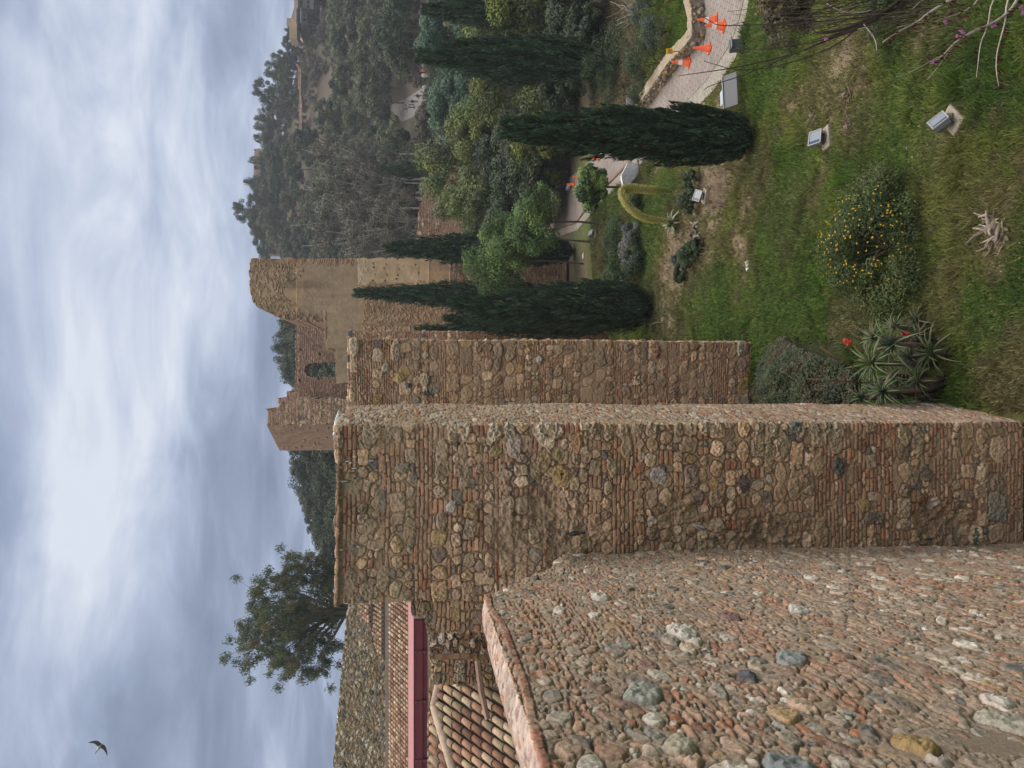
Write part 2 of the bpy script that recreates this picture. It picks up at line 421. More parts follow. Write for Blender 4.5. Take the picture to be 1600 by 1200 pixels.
class Field:
    def __init__(s, W, H, res, seed, mortar=(.41, .285, .195), warp=.05, bulge=.05):
        s.W, s.H, s.res = W, H, res
        s.nx, s.ny = int(W / res) + 1, int(H / res) + 1
        s.X, s.Y = np.meshgrid(np.arange(s.nx) * res, np.arange(s.ny) * res)
        s.r = np.random.default_rng(seed); s.seed = seed
        X, Y = s.X, s.Y
        s.WX = X + .03 * (fbm(X, Y, 5, 3, seed) - .5) + warp * (fbm(X, Y, .7, 2, seed + 3) - .5)
        s.WY = Y + .025 * (fbm(X, Y, 5, 3, seed + 5) - .5) + warp * 2 * (fbm(X, Y, .55, 2, seed + 7) - .5)
        s.E = fbm(X, Y, 11, 3, seed + 11) - .5
        s.h = np.zeros_like(X); s.c = np.empty(X.shape + (3,))
        n = fbm(X, Y, 2.5, 4, seed + 13)[..., None]
        s.c[:] = np.array(mortar) * (.78 + .44 * n) * (.72 + .56 * fbm(X, Y, 34, 2, seed + 29)[..., None])
        s.fine = fbm(X, Y, 24, 3, seed + 17, .65)
        s.peb = fbm(X, Y, 42, 2, seed + 23, .7)
        s.base = bulge * (fbm(X, Y, .8, 3, seed + 19) - .5)
        s.used = np.zeros(X.shape, bool)
    def stamp(s, cx, cy, rx, ry, n=3., amp=.02, col=(.3, .2, .15), rot=0., edge=.25, pit=.25, bev=.28, groove=.032):
        R_ = max(rx, ry) * 1.25 + .05; res = s.res
        i0, i1 = max(0, int((cx - R_) / res)), min(s.nx, int((cx + R_) / res) + 2)
        j0, j1 = max(0, int((cy - R_) / res)), min(s.ny, int((cy + R_) / res) + 2)
        if i1 <= i0 or j1 <= j0: return
        sl = (slice(j0, j1), slice(i0, i1))
        x = s.WX[sl] - cx; y = s.WY[sl] - cy
        if rot:
            c_, s_ = math.cos(rot), math.sin(rot); x, y = x * c_ + y * s_, -x * s_ + y * c_
        tilt = 0
        if n < 4.4:
            k = s.r.integers(5, 9); a0 = s.r.random() * 6.28; r = 0
            ux, uy = x / rx, y / ry
            for q in range(k):
                a = a0 + (q + s.r.uniform(-.3, .3)) * 6.283 / k; dd = s.r.uniform(.74, 1.02)
                r = r + np.maximum(0, (ux * math.cos(a) + uy * math.sin(a)) / dd) ** 9
            r = r ** (1 / 9) + edge * s.E[sl]
            a = s.r.random() * 6.28; a2 = a + s.r.uniform(1.5, 3); tilt = .35 * (ux * math.cos(a) + uy * math.sin(a)); tilt = np.minimum(tilt, .35 * (ux * math.cos(a2) + uy * math.sin(a2)) + .1)
            bev = bev * .8
        else:
            r = (np.abs(x / rx) ** (n + 2) + np.abs(y / ry) ** (n + 2)) ** (1 / (n + 2)) + edge * s.E[sl]; bev = bev * .6
        pr = np.clip((1 - r) / bev, 0, 1)
        hh = amp * np.sqrt(pr * (2 - pr)) * (1 + pit * 2.8 * (s.fine[sl] - .5) + pit * 1.3 * (s.peb[sl] - .5)) * (1 + tilt)
        m = (r < 1) & (hh > s.h[sl])
        s.h[sl][m] = hh[m]
        k = (.58 + .50 * s.fine[sl] + .36 * s.peb[sl])[..., None] * np.array(col)
        s.c[sl][m] = k[m]
        g = (r >= 1) & (r < 1 + .010 / min(rx, ry) + .04) & (s.h[sl] <= .004)
        s.h[sl][g] = -groove
        s.used[sl] |= (r < 1.03)
    def sgn(s): return -1 if s.r.random() < .5 else 1
    def tone(s, c, v=.27):
        k = 1 + v * (s.r.random() * 2 - 1); return tuple(q * k for q in c)
    def pick(s, L): return s.tone(L[s.r.integers(len(L))])
    def courses(s, pb=.5, amp=.022, y0=0, y1=None, odd=.12, bricks=BRICK, stones=STONE, miss=.10, th_=.027, hs=(.14, .30), pitch=.068):
        r = s.r; y = y0; y1 = s.H if y1 is None else y1
        while y < y1:
            if r.random() < pb:
                for k in range(r.integers(1, 5)):
                    x = -r.random() * .3
                    while x < s.W:
                        L = r.uniform(.13, .31)
                        if r.random() > miss:
                            if r.random() < .08:
                                s.stamp(x + L / 2, y + pitch / 2, L / 2 - .006, th_ * 1.1, 2.6, amp * 1.2, s.pick(stones), r.normal() * .06)
                            else:
                                s.stamp(x + L / 2, y + pitch / 2 + r.normal() * .004, L / 2 - .007, th_ * r.uniform(.8, 1.1), 5, amp * r.uniform(.35, 1.0), s.pick(bricks), r.normal() * .03, .14, .2, .3)
                        x += L
                    y += pitch
            else:
                h = r.uniform(*hs); x = -r.random() * .2
                while x < s.W:
                    q = r.random(); w = h * r.uniform(.7, 1.5)
                    if q < .16:
                        w = r.uniform(.13, .26); k = max(2, int(h / .065))
                        for j in range(k):
                            s.stamp(x + w / 2, y + (j + .5) * h / k, w / 2 - .008, h / k / 2 - .006, 5, amp * r.uniform(.4, 1), s.pick(bricks), r.normal() * .05, .14, .2, .3)
                    elif q < .34:
                        w = r.uniform(.09, .16)
                        for j in range(2):
                            s.stamp(x + w / 2, y + (j + .5) * h / 2, w / 2 - .006, h / 4 - .006, 2.5, amp * r.uniform(.7, 1.4), s.pick(stones if r.random() > .3 else ODD), r.normal() * .2)
                    else:
                        c = s.pick(ODD) if r.random() < odd else s.pick(stones)
                        s.stamp(x + w / 2, y + h / 2 + r.normal() * .012, w / 2 - .004, h / 2 * r.uniform(.85, 1.04) - .003, r.uniform(2.3, 4) if r.random() < .62 else 4.6, amp * r.uniform(.5, 2.0), c, r.normal() * .09, .42, .5)
                    x += w
                y += h
    def darts(s, n, r0, r1, amp=.04, pal=RUB, el=(.5, .95), brick=.25, ang=0., bpal=BRICK, flat=1.):
        r = s.r; rr = np.linspace(r0, r1, n) * 1.0
        for i in range(n):
            cx, cy = r.random() * s.W, r.random() * s.H
            i_, j_ = min(s.nx - 1, int(cx / s.res)), min(s.ny - 1, int(cy / s.res))
            a = rr[i] * r.uniform(.75, 1.25)
            if s.used[j_, i_]: continue
            i2, j2 = int(a * .75 / s.res), int(a * .45 / s.res)
            if s.used[max(0, j_ - j2):j_ + j2 + 1:max(1, j2), max(0, i_ - i2):i_ + i2 + 1:max(1, i2)].any(): continue
            if r.random() < brick:
                s.stamp(cx, cy, min(a, .14) * r.uniform(.8, 1.1), .026 * r.uniform(.8, 1.15), 5, amp * r.uniform(.4, .9), s.pick(bpal), ang + r.normal() * .12, .16, .2, .3)
            else:
                s.stamp(cx, cy, a, a * r.uniform(*el) * flat, r.uniform(2.2, 3.6), amp * r.uniform(.5, 1.3) * (.6 + a * 5), s.pick(pal), ang + r.normal() * .22, .42, .5, r.uniform(.25, .6))
    def smear(s, amt=.6, sc=3.2, lo=.47, hi=.60, mortar=(.41, .285, .195)):
        """mortar pushed over the faces of the stones"""
        k = (ss(lo, hi, .6 * fbm(s.X, s.Y, sc, 4, s.seed + 61) + .4 * fbm(s.X, s.Y, sc * 3.3, 3, s.seed + 67)) * amt)
        s.h = s.h * (1 - .8 * k) + .006 * k
        s.c = s.c * (1 - k[..., None]) + np.array(mortar) * (.75 + .5 * s.fine[..., None]) * k[..., None]
    def weather(s, wash=.35, erode=.5, thr=.6, depth=.07, mortar=(.41, .285, .195), holes=0):
        a = fbm(s.X, s.Y, .9, 4, s.seed + 31); b = fbm(s.X, s.Y, .6, 4, s.seed + 37)
        w = (ss(.42, .7, a) * wash)[..., None]
        s.c = s.c * (1 - w) + np.array(mortar) * (.85 + .3 * s.fine[..., None]) * w
        s.h *= (1 - .75 * w[..., 0])
        e_ = ss(thr, thr + .09, b) * erode
        lump = fbm(s.X, s.Y, 6, 4, s.seed + 41)
        s.h = s.h * (1 - .6 * e_) - depth * e_ + .09 * e_ * (lump - .4)
        s.c = s.c * (1 - .5 * e_[..., None]) + np.array(mortar) * .95 * .5 * e_[..., None]
        for i in range(holes):
            s.hole(s.r.random() * s.W, s.r.random() * s.H, s.r.uniform(.02, .05), .08)
    def hole(s, cx, cy, rad, dep):
        q = np.hypot(s.X - cx, (s.Y - cy)) / rad
        s.h -= dep * ss(1.2, .6, q)
    def total(s): return s.h + s.base + .012 * (s.fine - .5) * (1 - .4 * s.used) + .016 * (s.peb - .5) * (1 - .75 * s.used)


def field_mesh(name, f, pos, mat_, cols=None, rows=None, parent=None, **k):
    """pos(X, Y) -> base position and outward direction arrays"""
    ci = np.arange(f.nx) if cols is None else cols; ri = np.arange(f.ny) if rows is None else rows
    X = f.X[np.ix_(ri, ci)]; Y = f.Y[np.ix_(ri, ci)]
    P, D = pos(X, Y)
    V = P + D * f.total()[np.ix_(ri, ci)][..., None]
    C = f.c[np.ix_(ri, ci)]
    ny, nx = X.shape; idx = np.arange(nx * ny).reshape(ny, nx)
    F = np.stack([idx[:-1, :-1], idx[:-1, 1:], idx[1:, 1:], idx[1:, :-1]], -1).reshape(-1, 4)
    return np_mesh(name, V.reshape(-1, 3), F, mat_, C.reshape(-1, 3), True, parent, **k)


def wrap_pos(poly, z0, H, rad=.07, inward=True):
    """horizontal polyline (left to right seen from outside), vertical Y, rolls over the top at Y = H"""
    P = [np.array(p, float) for p in poly]
    L = [np.linalg.norm(P[i + 1] - P[i]) for i in range(len(P) - 1)]
    cum = np.concatenate([[0], np.cumsum(L)])
    def pos(X, Y):
        bx = np.interp(X, cum, [p[0] for p in P]); by = np.interp(X, cum, [p[1] for p in P])
        nxn = np.zeros_like(X); nyn = np.zeros_like(X)
        for i in range(len(L)):
            d = (P[i + 1] - P[i]) / L[i]; n = np.array([d[1], -d[0]])
            w = ss(cum[i] - rad, cum[i] + rad, X) if i > 0 else np.ones_like(X)
            w = w * (1 - (ss(cum[i + 1] - rad, cum[i + 1] + rad, X) if i < len(L) - 1 else 0))
            nxn += n[0] * w; nyn += n[1] * w
        ln = np.hypot(nxn, nyn); nxn /= ln; nyn /= ln
        inset = (1 - np.clip(ln, 0, 1)) * rad * .6
        Hh_ = H(X) if callable(H) else H
        up = ss(Hh_ - rad, Hh_ + rad, Y)
        over = np.maximum(Y - Hh_, 0)
        zz = z0 + np.minimum(Y, Hh_)
        bx = bx - nxn * (over + inset); by = by - nyn * (over + inset)
        D = np.stack([nxn * (1 - up), nyn * (1 - up), up], -1)
        D = D / np.linalg.norm(D, axis=-1, keepdims=True)
        return np.stack([bx, by, zz - up * rad * .1], -1), D
    return pos, cum[-1]


def prism(name, pts, thick, mat_, col, parent=None, dirv=(0, 1, 0), **k):
    """closed outline (world points) pushed back by thick"""
    n = len(pts); d = Vector(dirv) * thick
    V = [Vector(p) for p in pts] + [Vector(p) + d for p in pts]
    F = [tuple(range(n)), tuple(range(2 * n - 1, n - 1, -1))]
    for i in range(n):
        j = (i + 1) % n; F.append((j, i, n + i, n + j))
    me_o = np_mesh(name, np.array([tuple(p) for p in V]), F, mat_, np.tile(np.array(col), (2 * n, 1)), False, parent, **k)
    bm = bmesh.new(); bm.from_mesh(me_o.data); bmesh.ops.recalc_face_normals(bm, faces=bm.faces); bm.to_mesh(me_o.data); bm.free()
    return me_o


def inpoly(x, y, P):
    c = np.zeros(np.shape(x), bool); n = len(P)
    for i in range(n):
        x0, y0 = P[i]; x1, y1 = P[(i + 1) % n]
        if y0 == y1: continue
        t = ((y0 > y) != (y1 > y)) & (x < (x1 - x0) * (y - y0) / (y1 - y0) + x0)
        c ^= t
    return c


def relief(name, px, depth, thick, res, painter, rough=.1, parent=None, seed=1, core=(.26, .19, .14), mat_=None, **k):
    """ruined wall standing square to the view at 'depth': outline in upright pixels, its face built as relief masonry"""
    P = [Wp(u, v, depth) for u, v in px]
    x0 = min(p.x for p in P); x1 = max(p.x for p in P); z0 = min(p.z for p in P); z1 = max(p.z for p in P)
    f = Field(x1 - x0, z1 - z0, res, seed, warp=.1)
    painter(f)
    X, Y = f.X, f.Y
    jx = rough * (fbm(X, Y, 2.2, 3, seed + 50) - .5) * 2; jy = rough * (fbm(X, Y, 2.2, 3, seed + 55) - .5) * 2
    ins = inpoly(X + x0 + jx, Y + z0 + jy, [(p.x, p.z) for p in P])
    h = f.total()
    V = np.stack([X + x0, depth - .04 - h, Y + z0], -1)
    idx = np.arange(f.nx * f.ny).reshape(f.ny, f.nx)
    F = np.stack([idx[:-1, :-1], idx[:-1, 1:], idx[1:, 1:], idx[1:, :-1]], -1)
    ok = ins[:-1, :-1] & ins[:-1, 1:] & ins[1:, 1:] & ins[1:, :-1]
    okf = ok
    # thickness: every kept cell on the outline gets a wall running back
    F = F[okf]
    nV = f.nx * f.ny
    back = V.reshape(-1, 3).copy(); back[:, 1] = depth + thick
    kp = np.zeros((f.ny + 1, f.nx + 1), bool); kp[1:-1, 1:-1] = okf
    SF = []
    a = idx[:-1, :-1]; b = idx[:-1, 1:]; c = idx[1:, 1:]; d = idx[1:, :-1]
    for m, p, q in ((okf & ~kp[:-2, 1:-1], a, b), (okf & ~kp[2:, 1:-1], c, d), (okf & ~kp[1:-1, :-2], d, a), (okf & ~kp[1:-1, 2:], b, c)):
        SF.append(np.stack([q[m], p[m], p[m] + nV, q[m] + nV], -1))
    F = np.concatenate([F] + SF + [F[:, ::-1] + nV])
    Vall = np.concatenate([V.reshape(-1, 3), back]); Call = np.concatenate([f.c.reshape(-1, 3)] * 2)
    u, inv = np.unique(F, return_inverse=True)
    return np_mesh(name, Vall[u], inv.reshape(F.shape), mat_ or M_FARST, Call[u], False, parent, **k)

# ------------------------------------------------------------------ near curtain wall on the left
aw = math.atan(0.10)
dw = np.array([-math.sin(aw), math.cos(aw)]); nw = np.array([math.cos(aw), math.sin(aw)])
A0 = -1.5 * nw + 2.1 * dw; A1 = -1.5 * nw + 12.36 * dw
lw = empty('curtain_wall', (A0[0], A0[1], 0), label='long rubble and brick wall running away beside the viewer, brick edged along its plastered top', cat='wall')


def at_origin(o, root):
    """keep world position of a mesh already built in world space under a root that is moved or turned"""
    o.parent = root
    o.matrix_parent_inverse = Matrix.LocRotScale(root.location, root.rotation_euler, root.scale).inverted()
    return o


HW = 9.47
f = Field(float(np.linalg.norm(A1 - A0)), HW + .02, .009, 101, mortar=(.40, .30, .225), warp=.12, bulge=.10)
# brick courses in patches, the rest random rubble
r_ = f.r
for k in range(62):
    cx, cy = r_.random() * f.W, HW * (1 - r_.random() ** 1.4)
    n_ = r_.integers(1, 6); wd = r_.uniform(.5, 1.9)
    for j in range(n_):
        x = cx - wd * r_.uniform(.3, .6)
        while x < cx + wd * .5:
            L = r_.uniform(.10, .27)
            jj, ii = min(f.ny - 1, max(0, int((cy + j * .064) / f.res))), min(f.nx - 1, max(0, int(x / f.res)))
            if not f.used[jj, ii] and r_.random() > .15:
                f.stamp(x + L / 2, cy + j * .064, L / 2 - .006, .026 * r_.uniform(.75, 1.1), 4, r_.uniform(.008, .028), f.pick(BRICK), r_.normal() * .06, .2, .25, .3)
            x += L
x = 0
while x < 6.7:
    L = r_.uniform(.16, .27); f.stamp(x + L / 2, HW - .028 + .12 * (fbm(np.array(x), np.array(HW), .55, 2, 108) - .5) * 0, L / 2 - .004, .03, 6, .024, f.pick([(.34, .16, .11), (.38, .20, .14), (.30, .15, .11)]), 0, .1, .2, .3); x += L
f.darts(3300, .155, .075, .020, el=(.34, .62), brick=.10)
f.darts(13000, .075, .030, .017, el=(.36, .7), brick=.36)
f.darts(9000, .042, .014, .013, el=(.5, 1), brick=.25)
f.smear(.45, 3.0, .48, .62, (.40, .30, .23)); f.smear(.50, 9.0, .47, .60, (.38, .285, .22)); f.h *= np.where(f.h > 0, .82, 1)
for (s_, y_, rx, ry, c_) in [(1.6, 8.3, .2, .11, (.22, .24, .25)), (2.2, 6.8, .19, .12, (.42, .40, .33)), (3.2, 7.9, .13, .08, (.07, .08, .10)), (4.6, 7.9, .27, .13, (.52, .48, .42)), (6.1, 8.3, .2, .12, (.46, .43, .38)), (3.6, 7.4, .2, .12, (.25, .27, .27)),
                               (1.9, 7.5, .17, .1, (.34, .23, .10)), (2.6, 5.9, .26, .13, (.12, .15, .13)), (5.4, 6.4, .16, .09, (.5, .48, .45)), (2.9, 8.7, .2, .13, (.30, .31, .28)), (5.2, 7.2, .18, .1, (.20, .13, .13)), (2.0, 8.75, .15, .1, (.38, .34, .26))]:
    f.h[(np.hypot((f.X - s_) / rx, (f.Y - y_) / ry) < 1.15)] *= .2
    f.stamp(s_, y_, rx, ry, 2.6, .045, c_, f.r.normal() * .15, .4, .4, .5)
f.weather(.15, .45, .69, .05, (.34, .27, .21), holes=70)
def wall_top(X): return HW - 1.35 * ss(6.6, 10.2, X) ** .8 - (.22 * (fbm(X, X * 0 + 2.0, 2.3, 3, 5)) + .06 * (vn(X * 5, X * 0, 3) > .5)) * ss(6.5, 7.0, X)


pos, _ = wrap_pos([A0, A1], 0, wall_top, .02)
f.base *= ss(0, 1.3, HW - f.Y) * .9 + .1
L_ = 2.1 + f.X[0]
near = [i for i in range(f.nx)]
o = field_mesh('rubble_face', f, pos, M_STONE, rows=np.array([j for j in range(f.ny) if f.Y[j, 0] > 4.6 or j % 2 == 0 or j == f.ny - 1]))
at_origin(o, lw)
# plastered top, slightly rounded, with the brick edge showing
f = Field(6.75, .60, .02, 104, mortar=(.36, .285, .245), bulge=.06)
f.c *= (.6 + .8 * fbm(f.X, f.Y, 3.0, 4, 6))[..., None]
f.darts(500, .05, .02, .008, pal=[(.36, .30, .26), (.28, .2, .18)], brick=.2)
sA = A0 - nw * .02


def pos_top(X, Y):
    d = np.maximum(Y, 0)
    bx = sA[0] + dw[0] * X - nw[0] * d; by = sA[1] + dw[1] * X - nw[1] * d
    z = HW - .02 + .03 * np.sin(np.clip(d / .45, 0, 1) * math.pi) - .25 * ss(.30, .60, d)
    D = np.zeros(X.shape + (3,)); D[..., 2] = 1
    return np.stack([bx, by, z], -1), D


at_origin(field_mesh('coping', f, pos_top, M_PLASTER), lw)
A2 = A0 + dw * 6.7; q = [Vector((*(A0 - nw * .04), 0)), Vector((*(A2 - nw * .04), 0)), Vector((*(A2 - nw * .59), 0)), Vector((*(A0 - nw * .59), 0))]
at_origin(prism('rubble_core', [p.copy() for p in q], HW - .05, M_STONE, (.28, .22, .17), dirv=(0, 0, 1)), lw)

at_origin(prism('rubble_core', [Vector((*(A2 - nw * .04), 0)), Vector((*(A1 - nw * .04), 0)), Vector((*(A1 - nw * .8), 0)), Vector((*(A2 - nw * .8), 0))], HW - 1.6, M_STONE, (.28, .22, .17), dirv=(0, 0, 1)), lw)
# ------------------------------------------------------------------ first buttress tower
t1 = empty('buttress_tower', (-2.0, 13.3, 0), label='nearest tall square tower of mixed brick courses and brown stones, seen face on', cat='tower')
ZT = 11.555
Xl = -3.436
poly = [(Xl - .02, 14.55), (Xl, 12.2), (-.655, 12.2), (-.383, 14.35)]
pos, Wt = wrap_pos(poly, 0, ZT, .07)
f = Field(Wt, ZT + .22, .0100, 211, mortar=(.41, .285, .195), warp=.045, bulge=.08)
x0f = 2.35


def px1(u, v): return x0f + (u - 262) / 1200 * 12.2, ZT - (v - 527) / 1200 * 12.2


def span(v0, v1): return ZT - (v1 - 527) / 98.4, ZT - (v0 - 527) / 98.4


r_ = f.r
# landmarks seen in the photo: (u, v, half width px, half height px, colour)
MARK = [(445, 553, 20, 15, (.27, .22, .15)), (520, 573, 20, 9, (.38, .32, .23)), (428, 592, 11, 10, (.13, .14, .12)), (470, 628, 11, 12, (.15, .16, .14)), (455, 645, 11, 8, (.14, .15, .14)), (413, 595, 12, 9, (.19, .20, .16)),
        (420, 625, 9, 7, (.42, .37, .29)), (495, 690, 26, 11, (.36, .29, .2)), (465, 688, 18, 9, (.20, .16, .12)), (492, 723, 20, 9, (.33, .25, .18)), (452, 725, 21, 10, (.33, .25, .18)), (505, 805, 20, 16, (.38, .30, .25)),
        (495, 775, 11, 11, (.28, .22, .11)), (490, 875, 14, 12, (.25, .21, .12)), (478, 850, 18, 13, (.34, .24, .14)), (455, 880, 22, 14, (.33, .23, .11)), (463, 838, 16, 9, (.28, .22, .14)), (505, 905, 18, 7, (.40, .20, .09)),
        (485, 920, 14, 11, (.35, .25, .19)), (470, 960, 19, 9, (.31, .25, .17)), (500, 985, 20, 11, (.32, .25, .17)), (455, 1037, 16, 15, (.36, .35, .36)), (405, 1080, 14, 14, (.36, .26, .13)), (420, 1103, 15, 10, (.17, .12, .11)),
        (440, 1128, 12, 10, (.40, .26, .11)), (438, 1178, 16, 10, (.16, .12, .12)), (510, 1205, 24, 10, (.34, .26, .17)), (485, 1222, 20, 12, (.32, .25, .17)), (430, 1262, 20, 12, (.33, .25, .18)), (500, 1247, 24, 13, (.34, .26, .18)),
        (470, 1305, 20, 14, (.34, .25, .16)), (508, 1305, 16, 15, (.35, .26, .18)), (505, 1335, 24, 16, (.36, .27, .19)), (462, 1340, 16, 11, (.11, .11, .10)), (400, 1383, 14, 11, (.33, .24, .12)), (402, 1508, 11, 10, (.50, .46, .40)),
        (455, 1490, 18, 10, (.15, .14, .11)), (515, 1455, 18, 10, (.27, .23, .14)), (505, 1480, 23, 10, (.33, .26, .17)), (355, 1310, 26, 13, (.29, .23, .16)), (330, 1120, 24, 16, (.30, .23, .16)), (380, 1400, 12, 20, (.14, .13, .12)),
        (295, 550, 26, 12, (.27, .20, .14)), (280, 575, 14, 12, (.31, .24, .17)), (300, 600, 20, 12, (.34, .27, .19)), (345, 555, 9, 8, (.17, .17, .16)), (380, 580, 15, 12, (.26, .20, .15)), (370, 640, 26, 11, (.30, .22, .14)),
        (368, 645, 24, 7, (.14, .13, .12)), (410, 705, 12, 8, (.45, .40, .36)), (385, 690, 16, 10, (.27, .21, .15))]
for (u, v, a, b, c_) in MARK:
    x, y = px1(u, v); f.stamp(x, y, a / 98.4, b / 98.4, r_.uniform(2.4, 3.6), .038, f.tone(c_, .06), r_.normal() * .06, .3, .45, .3)
mark_used = f.used.copy(); mark_h = f.h.copy(); mark_c = f.c.copy()
f.used[:] = False
f.courses(.16, .030, 0, span(1300, 1600)[0], odd=.16, hs=(.17, .36))
for (v0, v1, pb) in [(1300, 1600, .42), (1010, 1300, .03), (880, 1010, .25), (800, 880, .10), (745, 800, .35), (600, 745, .34), (532, 600, .22)]:
    a, b = span(v0, v1); f.courses(pb, .026, a, b, odd=.08, hs=(.13, .28))
m = mark_used; grow = mark_used
f.h[m] = np.maximum(mark_h[m], 0); f.c[m] = mark_c[m]
# pale rough stones bound the right corner
y = 3.0
while y < ZT - .1:
    h = r_.uniform(.16, .27)
    if r_.random() < .62: f.stamp(x0f + 2.78 - r_.uniform(.05, .12), y + h / 2, r_.uniform(.12, .2), h / 2 - .01, 3.2, .05, f.pick([(.36, .29, .21), (.33, .26, .18), (.38, .32, .24)]), r_.normal() * .05, .3, .7, .35)
    y += h
# the flank: worn rubble and bricks on edge, coloured paler as the brighter-lit side
m = f.X > x0f + 2.80
f.h[m] = 0; f.used[m] = False; f.c[m] = np.array((.40, .31, .24)) * (.8 + .4 * f.fine[m][:, None])
for i in range(2600):
    x = x0f + 2.82 + r_.random() * 2.1; y = r_.random() * ZT
    a = r_.uniform(.03, .11); j_, i_ = min(f.ny - 1, int(y / f.res)), min(f.nx - 1, int(x / f.res))
    if f.used[j_, i_]: continue
    if r_.random() < .42: f.stamp(x, y, a * 1.6, .026, 5, .010, f.pick(BRICK), r_.normal() * .1, .2, .3, .3)
    else: f.stamp(x, y, a * 1.5, a * r_.uniform(.4, .8), 2.8, .016, f.pick([(.44, .37, .29), (.50, .43, .35), (.38, .30, .23), (.28, .24, .2), (.40, .28, .22)]), r_.normal() * .15, .4, .7, .4)
f.smear(.42, 2.6, .50, .62, (.41, .285, .19)); f.weather(.34, .55, .60, .05, (.41, .285, .195), holes=8)
m = f.X > x0f + 2.86; f.h[m] *= .6; f.fine = np.where(m, .5 + (f.fine - .5) * .5, f.fine); f.peb = np.where(m, .5 + (f.peb - .5) * .4, f.peb)
# eroded hollows seen in the photo
for (u, v, a, b, d) in [(395, 850, 60, 45, .07), (345, 900, 60, 60, .06), (380, 1080, 60, 60, .05), (350, 1220, 40, 90, .05), (375, 1500, 40, 40, .08), (340, 1540, 60, 60, .08), (355, 800, 50, 40, .04)]:
    x, y = px1(u, v); q = np.hypot((f.X - x) / (a / 98.4), (f.Y - y) / (b / 98.4)) + .5 * f.E
    k = ss(1.1, .3, q); lump = fbm(f.X, f.Y, 7, 4, 77)
    f.h = f.h * (1 - .55 * k) - d * 1.5 * k + .17 * k * (lump - .4)
    f.c = f.c * (1 - .45 * k[..., None]) + np.array((.28, .21, .15)) * (.7 + .6 * lump[..., None]) * .45 * k[..., None]
# thin brick capping course on the very top
m = f.Y > ZT - .05
x = 0
while x < x0f + 2.75:
    L = r_.uniform(.2, .34); f.stamp(x + L / 2, ZT - .026, L / 2 - .004, .024, 6, .045, f.pick([(.36, .22, .16), (.32, .2, .15), (.40, .28, .2)]), 0, .1, .2, .3); x += L
for i in range(14):   # droppings
    x = x0f + r_.choice([.85, 1.9, 2.1, 2.2]) + r_.normal() * .03; y = ZT - r_.uniform(.0, .7)
    f.stamp(x, y, .012, .05, 2, f.h.max() * .3, (.6, .6, .58), 0, .6)
at_origin(field_mesh('stonework', f, pos, M_STONE), t1)
at_origin(prism('rubble_core', [Vector((Xl + .12, 14.5, 0)), Vector((Xl + .12, 12.34, 0)), Vector((-.80, 12.34, 0)), Vector((-.52, 14.5, 0))], ZT - .03, M_STONE, (.30, .23, .17), dirv=(0, 0, 1)), t1)
at_origin(prism('corner_pier', [Vector((Xl - .02, 14.5, 0)), Vector((Xl - .02, 12.6, 0)), Vector((Xl + .3, 12.6, 0)), Vector((Xl + .3, 14.5, 0))], 10.4, M_STONE, (.28, .21, .15), dirv=(0, 0, 1)), t1)

# ------------------------------------------------------------------ second tower, further along
t2 = empty('buttress_tower', (-.8, 25.5, 0), label='second tower along the wall, taller looking brick and stone face rising from the ivy', cat='tower')
Z2 = 12.52
poly = [(-3.0, 23.3), (1.32, 23.3), (1.43, 26.6)]
pos, Wt = wrap_pos([(a, b) for a, b in poly], -.4, Z2 + .4, .08)
f = Field(Wt, Z2 + .4 + .2, .018, 321, mortar=(.39, .27, .18), warp=.06, bulge=.07)
Hh = Z2 + .4
f.courses(.25, .035, 0, 3.2, odd=.2, hs=(.2, .42), miss=.05)
f.courses(.30, .032, 3.2, 9.8, odd=.10, hs=(.2, .42), miss=.2)
f.courses(.50, .034, 9.8, Hh, odd=.16, hs=(.2, .45))
f.smear(.5, 2.2, .5, .62, (.39, .27, .18)); f.weather(.55, .3, .66, .04, (.39, .27, .18), holes=3)
for (u, v, a, b, c_) in [(655, 558, 17, 9, (.40, .33, .24)), (650, 618, 18, 8, (.38, .30, .22)), (625, 603, 9, 6, (.42, .37, .28)), (607, 660, 13, 9, (.38, .31, .21)), (610, 623, 9, 7, (.42, .30, .15)), (598, 636, 6, 5, (.12, .14, .15)), (587, 662, 5, 6, (.10, .10, .10)), (655, 1152, 13, 6, (.38, .36, .27)), (648, 1018, 11, 6, (.22, .12, .09)), (637, 832, 7, 5, (.42, .40, .38))]:
    f.stamp(3 + (u - 600) / 50, Hh - (v - 550) / 50, a / 50, b / 50, 3, .07, c_, 0, .25, .4, .3)
at_origin(field_mesh('stonework', f, pos, M_STONE), t2)
at_origin(prism('rubble_core', [Vector((-3, 23.5, -.4)), Vector((1.16, 23.5, -.4)), Vector((1.26, 26.4, -.4)), Vector((-3, 27.0, -.4))], Z2 + .36, M_STONE, (.30, .23, .17), dirv=(0, 0, 1)), t2)

# third buttress, only its edge is seen
t3 = empty('brick_buttress', (2.2, 45, 0), label='narrow brick buttress edge just showing beyond the second tower', cat='buttress')
Z3 = 14.9
pos, Wt = wrap_pos([(-2.5, 44.0), (2.98, 44.0), (3.25, 48)], -.4, Z3 + .4, .1)
f = Field(Wt, Z3 + .6, .035, 421, bulge=.06)
f.courses(.8, .04, 0, Z3 + .4, odd=.1, pitch=.11, th_=.045, hs=(.25, .4))
at_origin(field_mesh('stonework', f, pos, M_STONE), t3)
at_origin(prism('rubble_core', [Vector((-2.5, 44.2, -.4)), Vector((2.8, 44.2, -.4)), Vector((3.0, 48, -.4)), Vector((-2.5, 48, -.4))], Z3 + .3, M_STONE, (.30, .22, .16), dirv=(0, 0, 1)), t3)

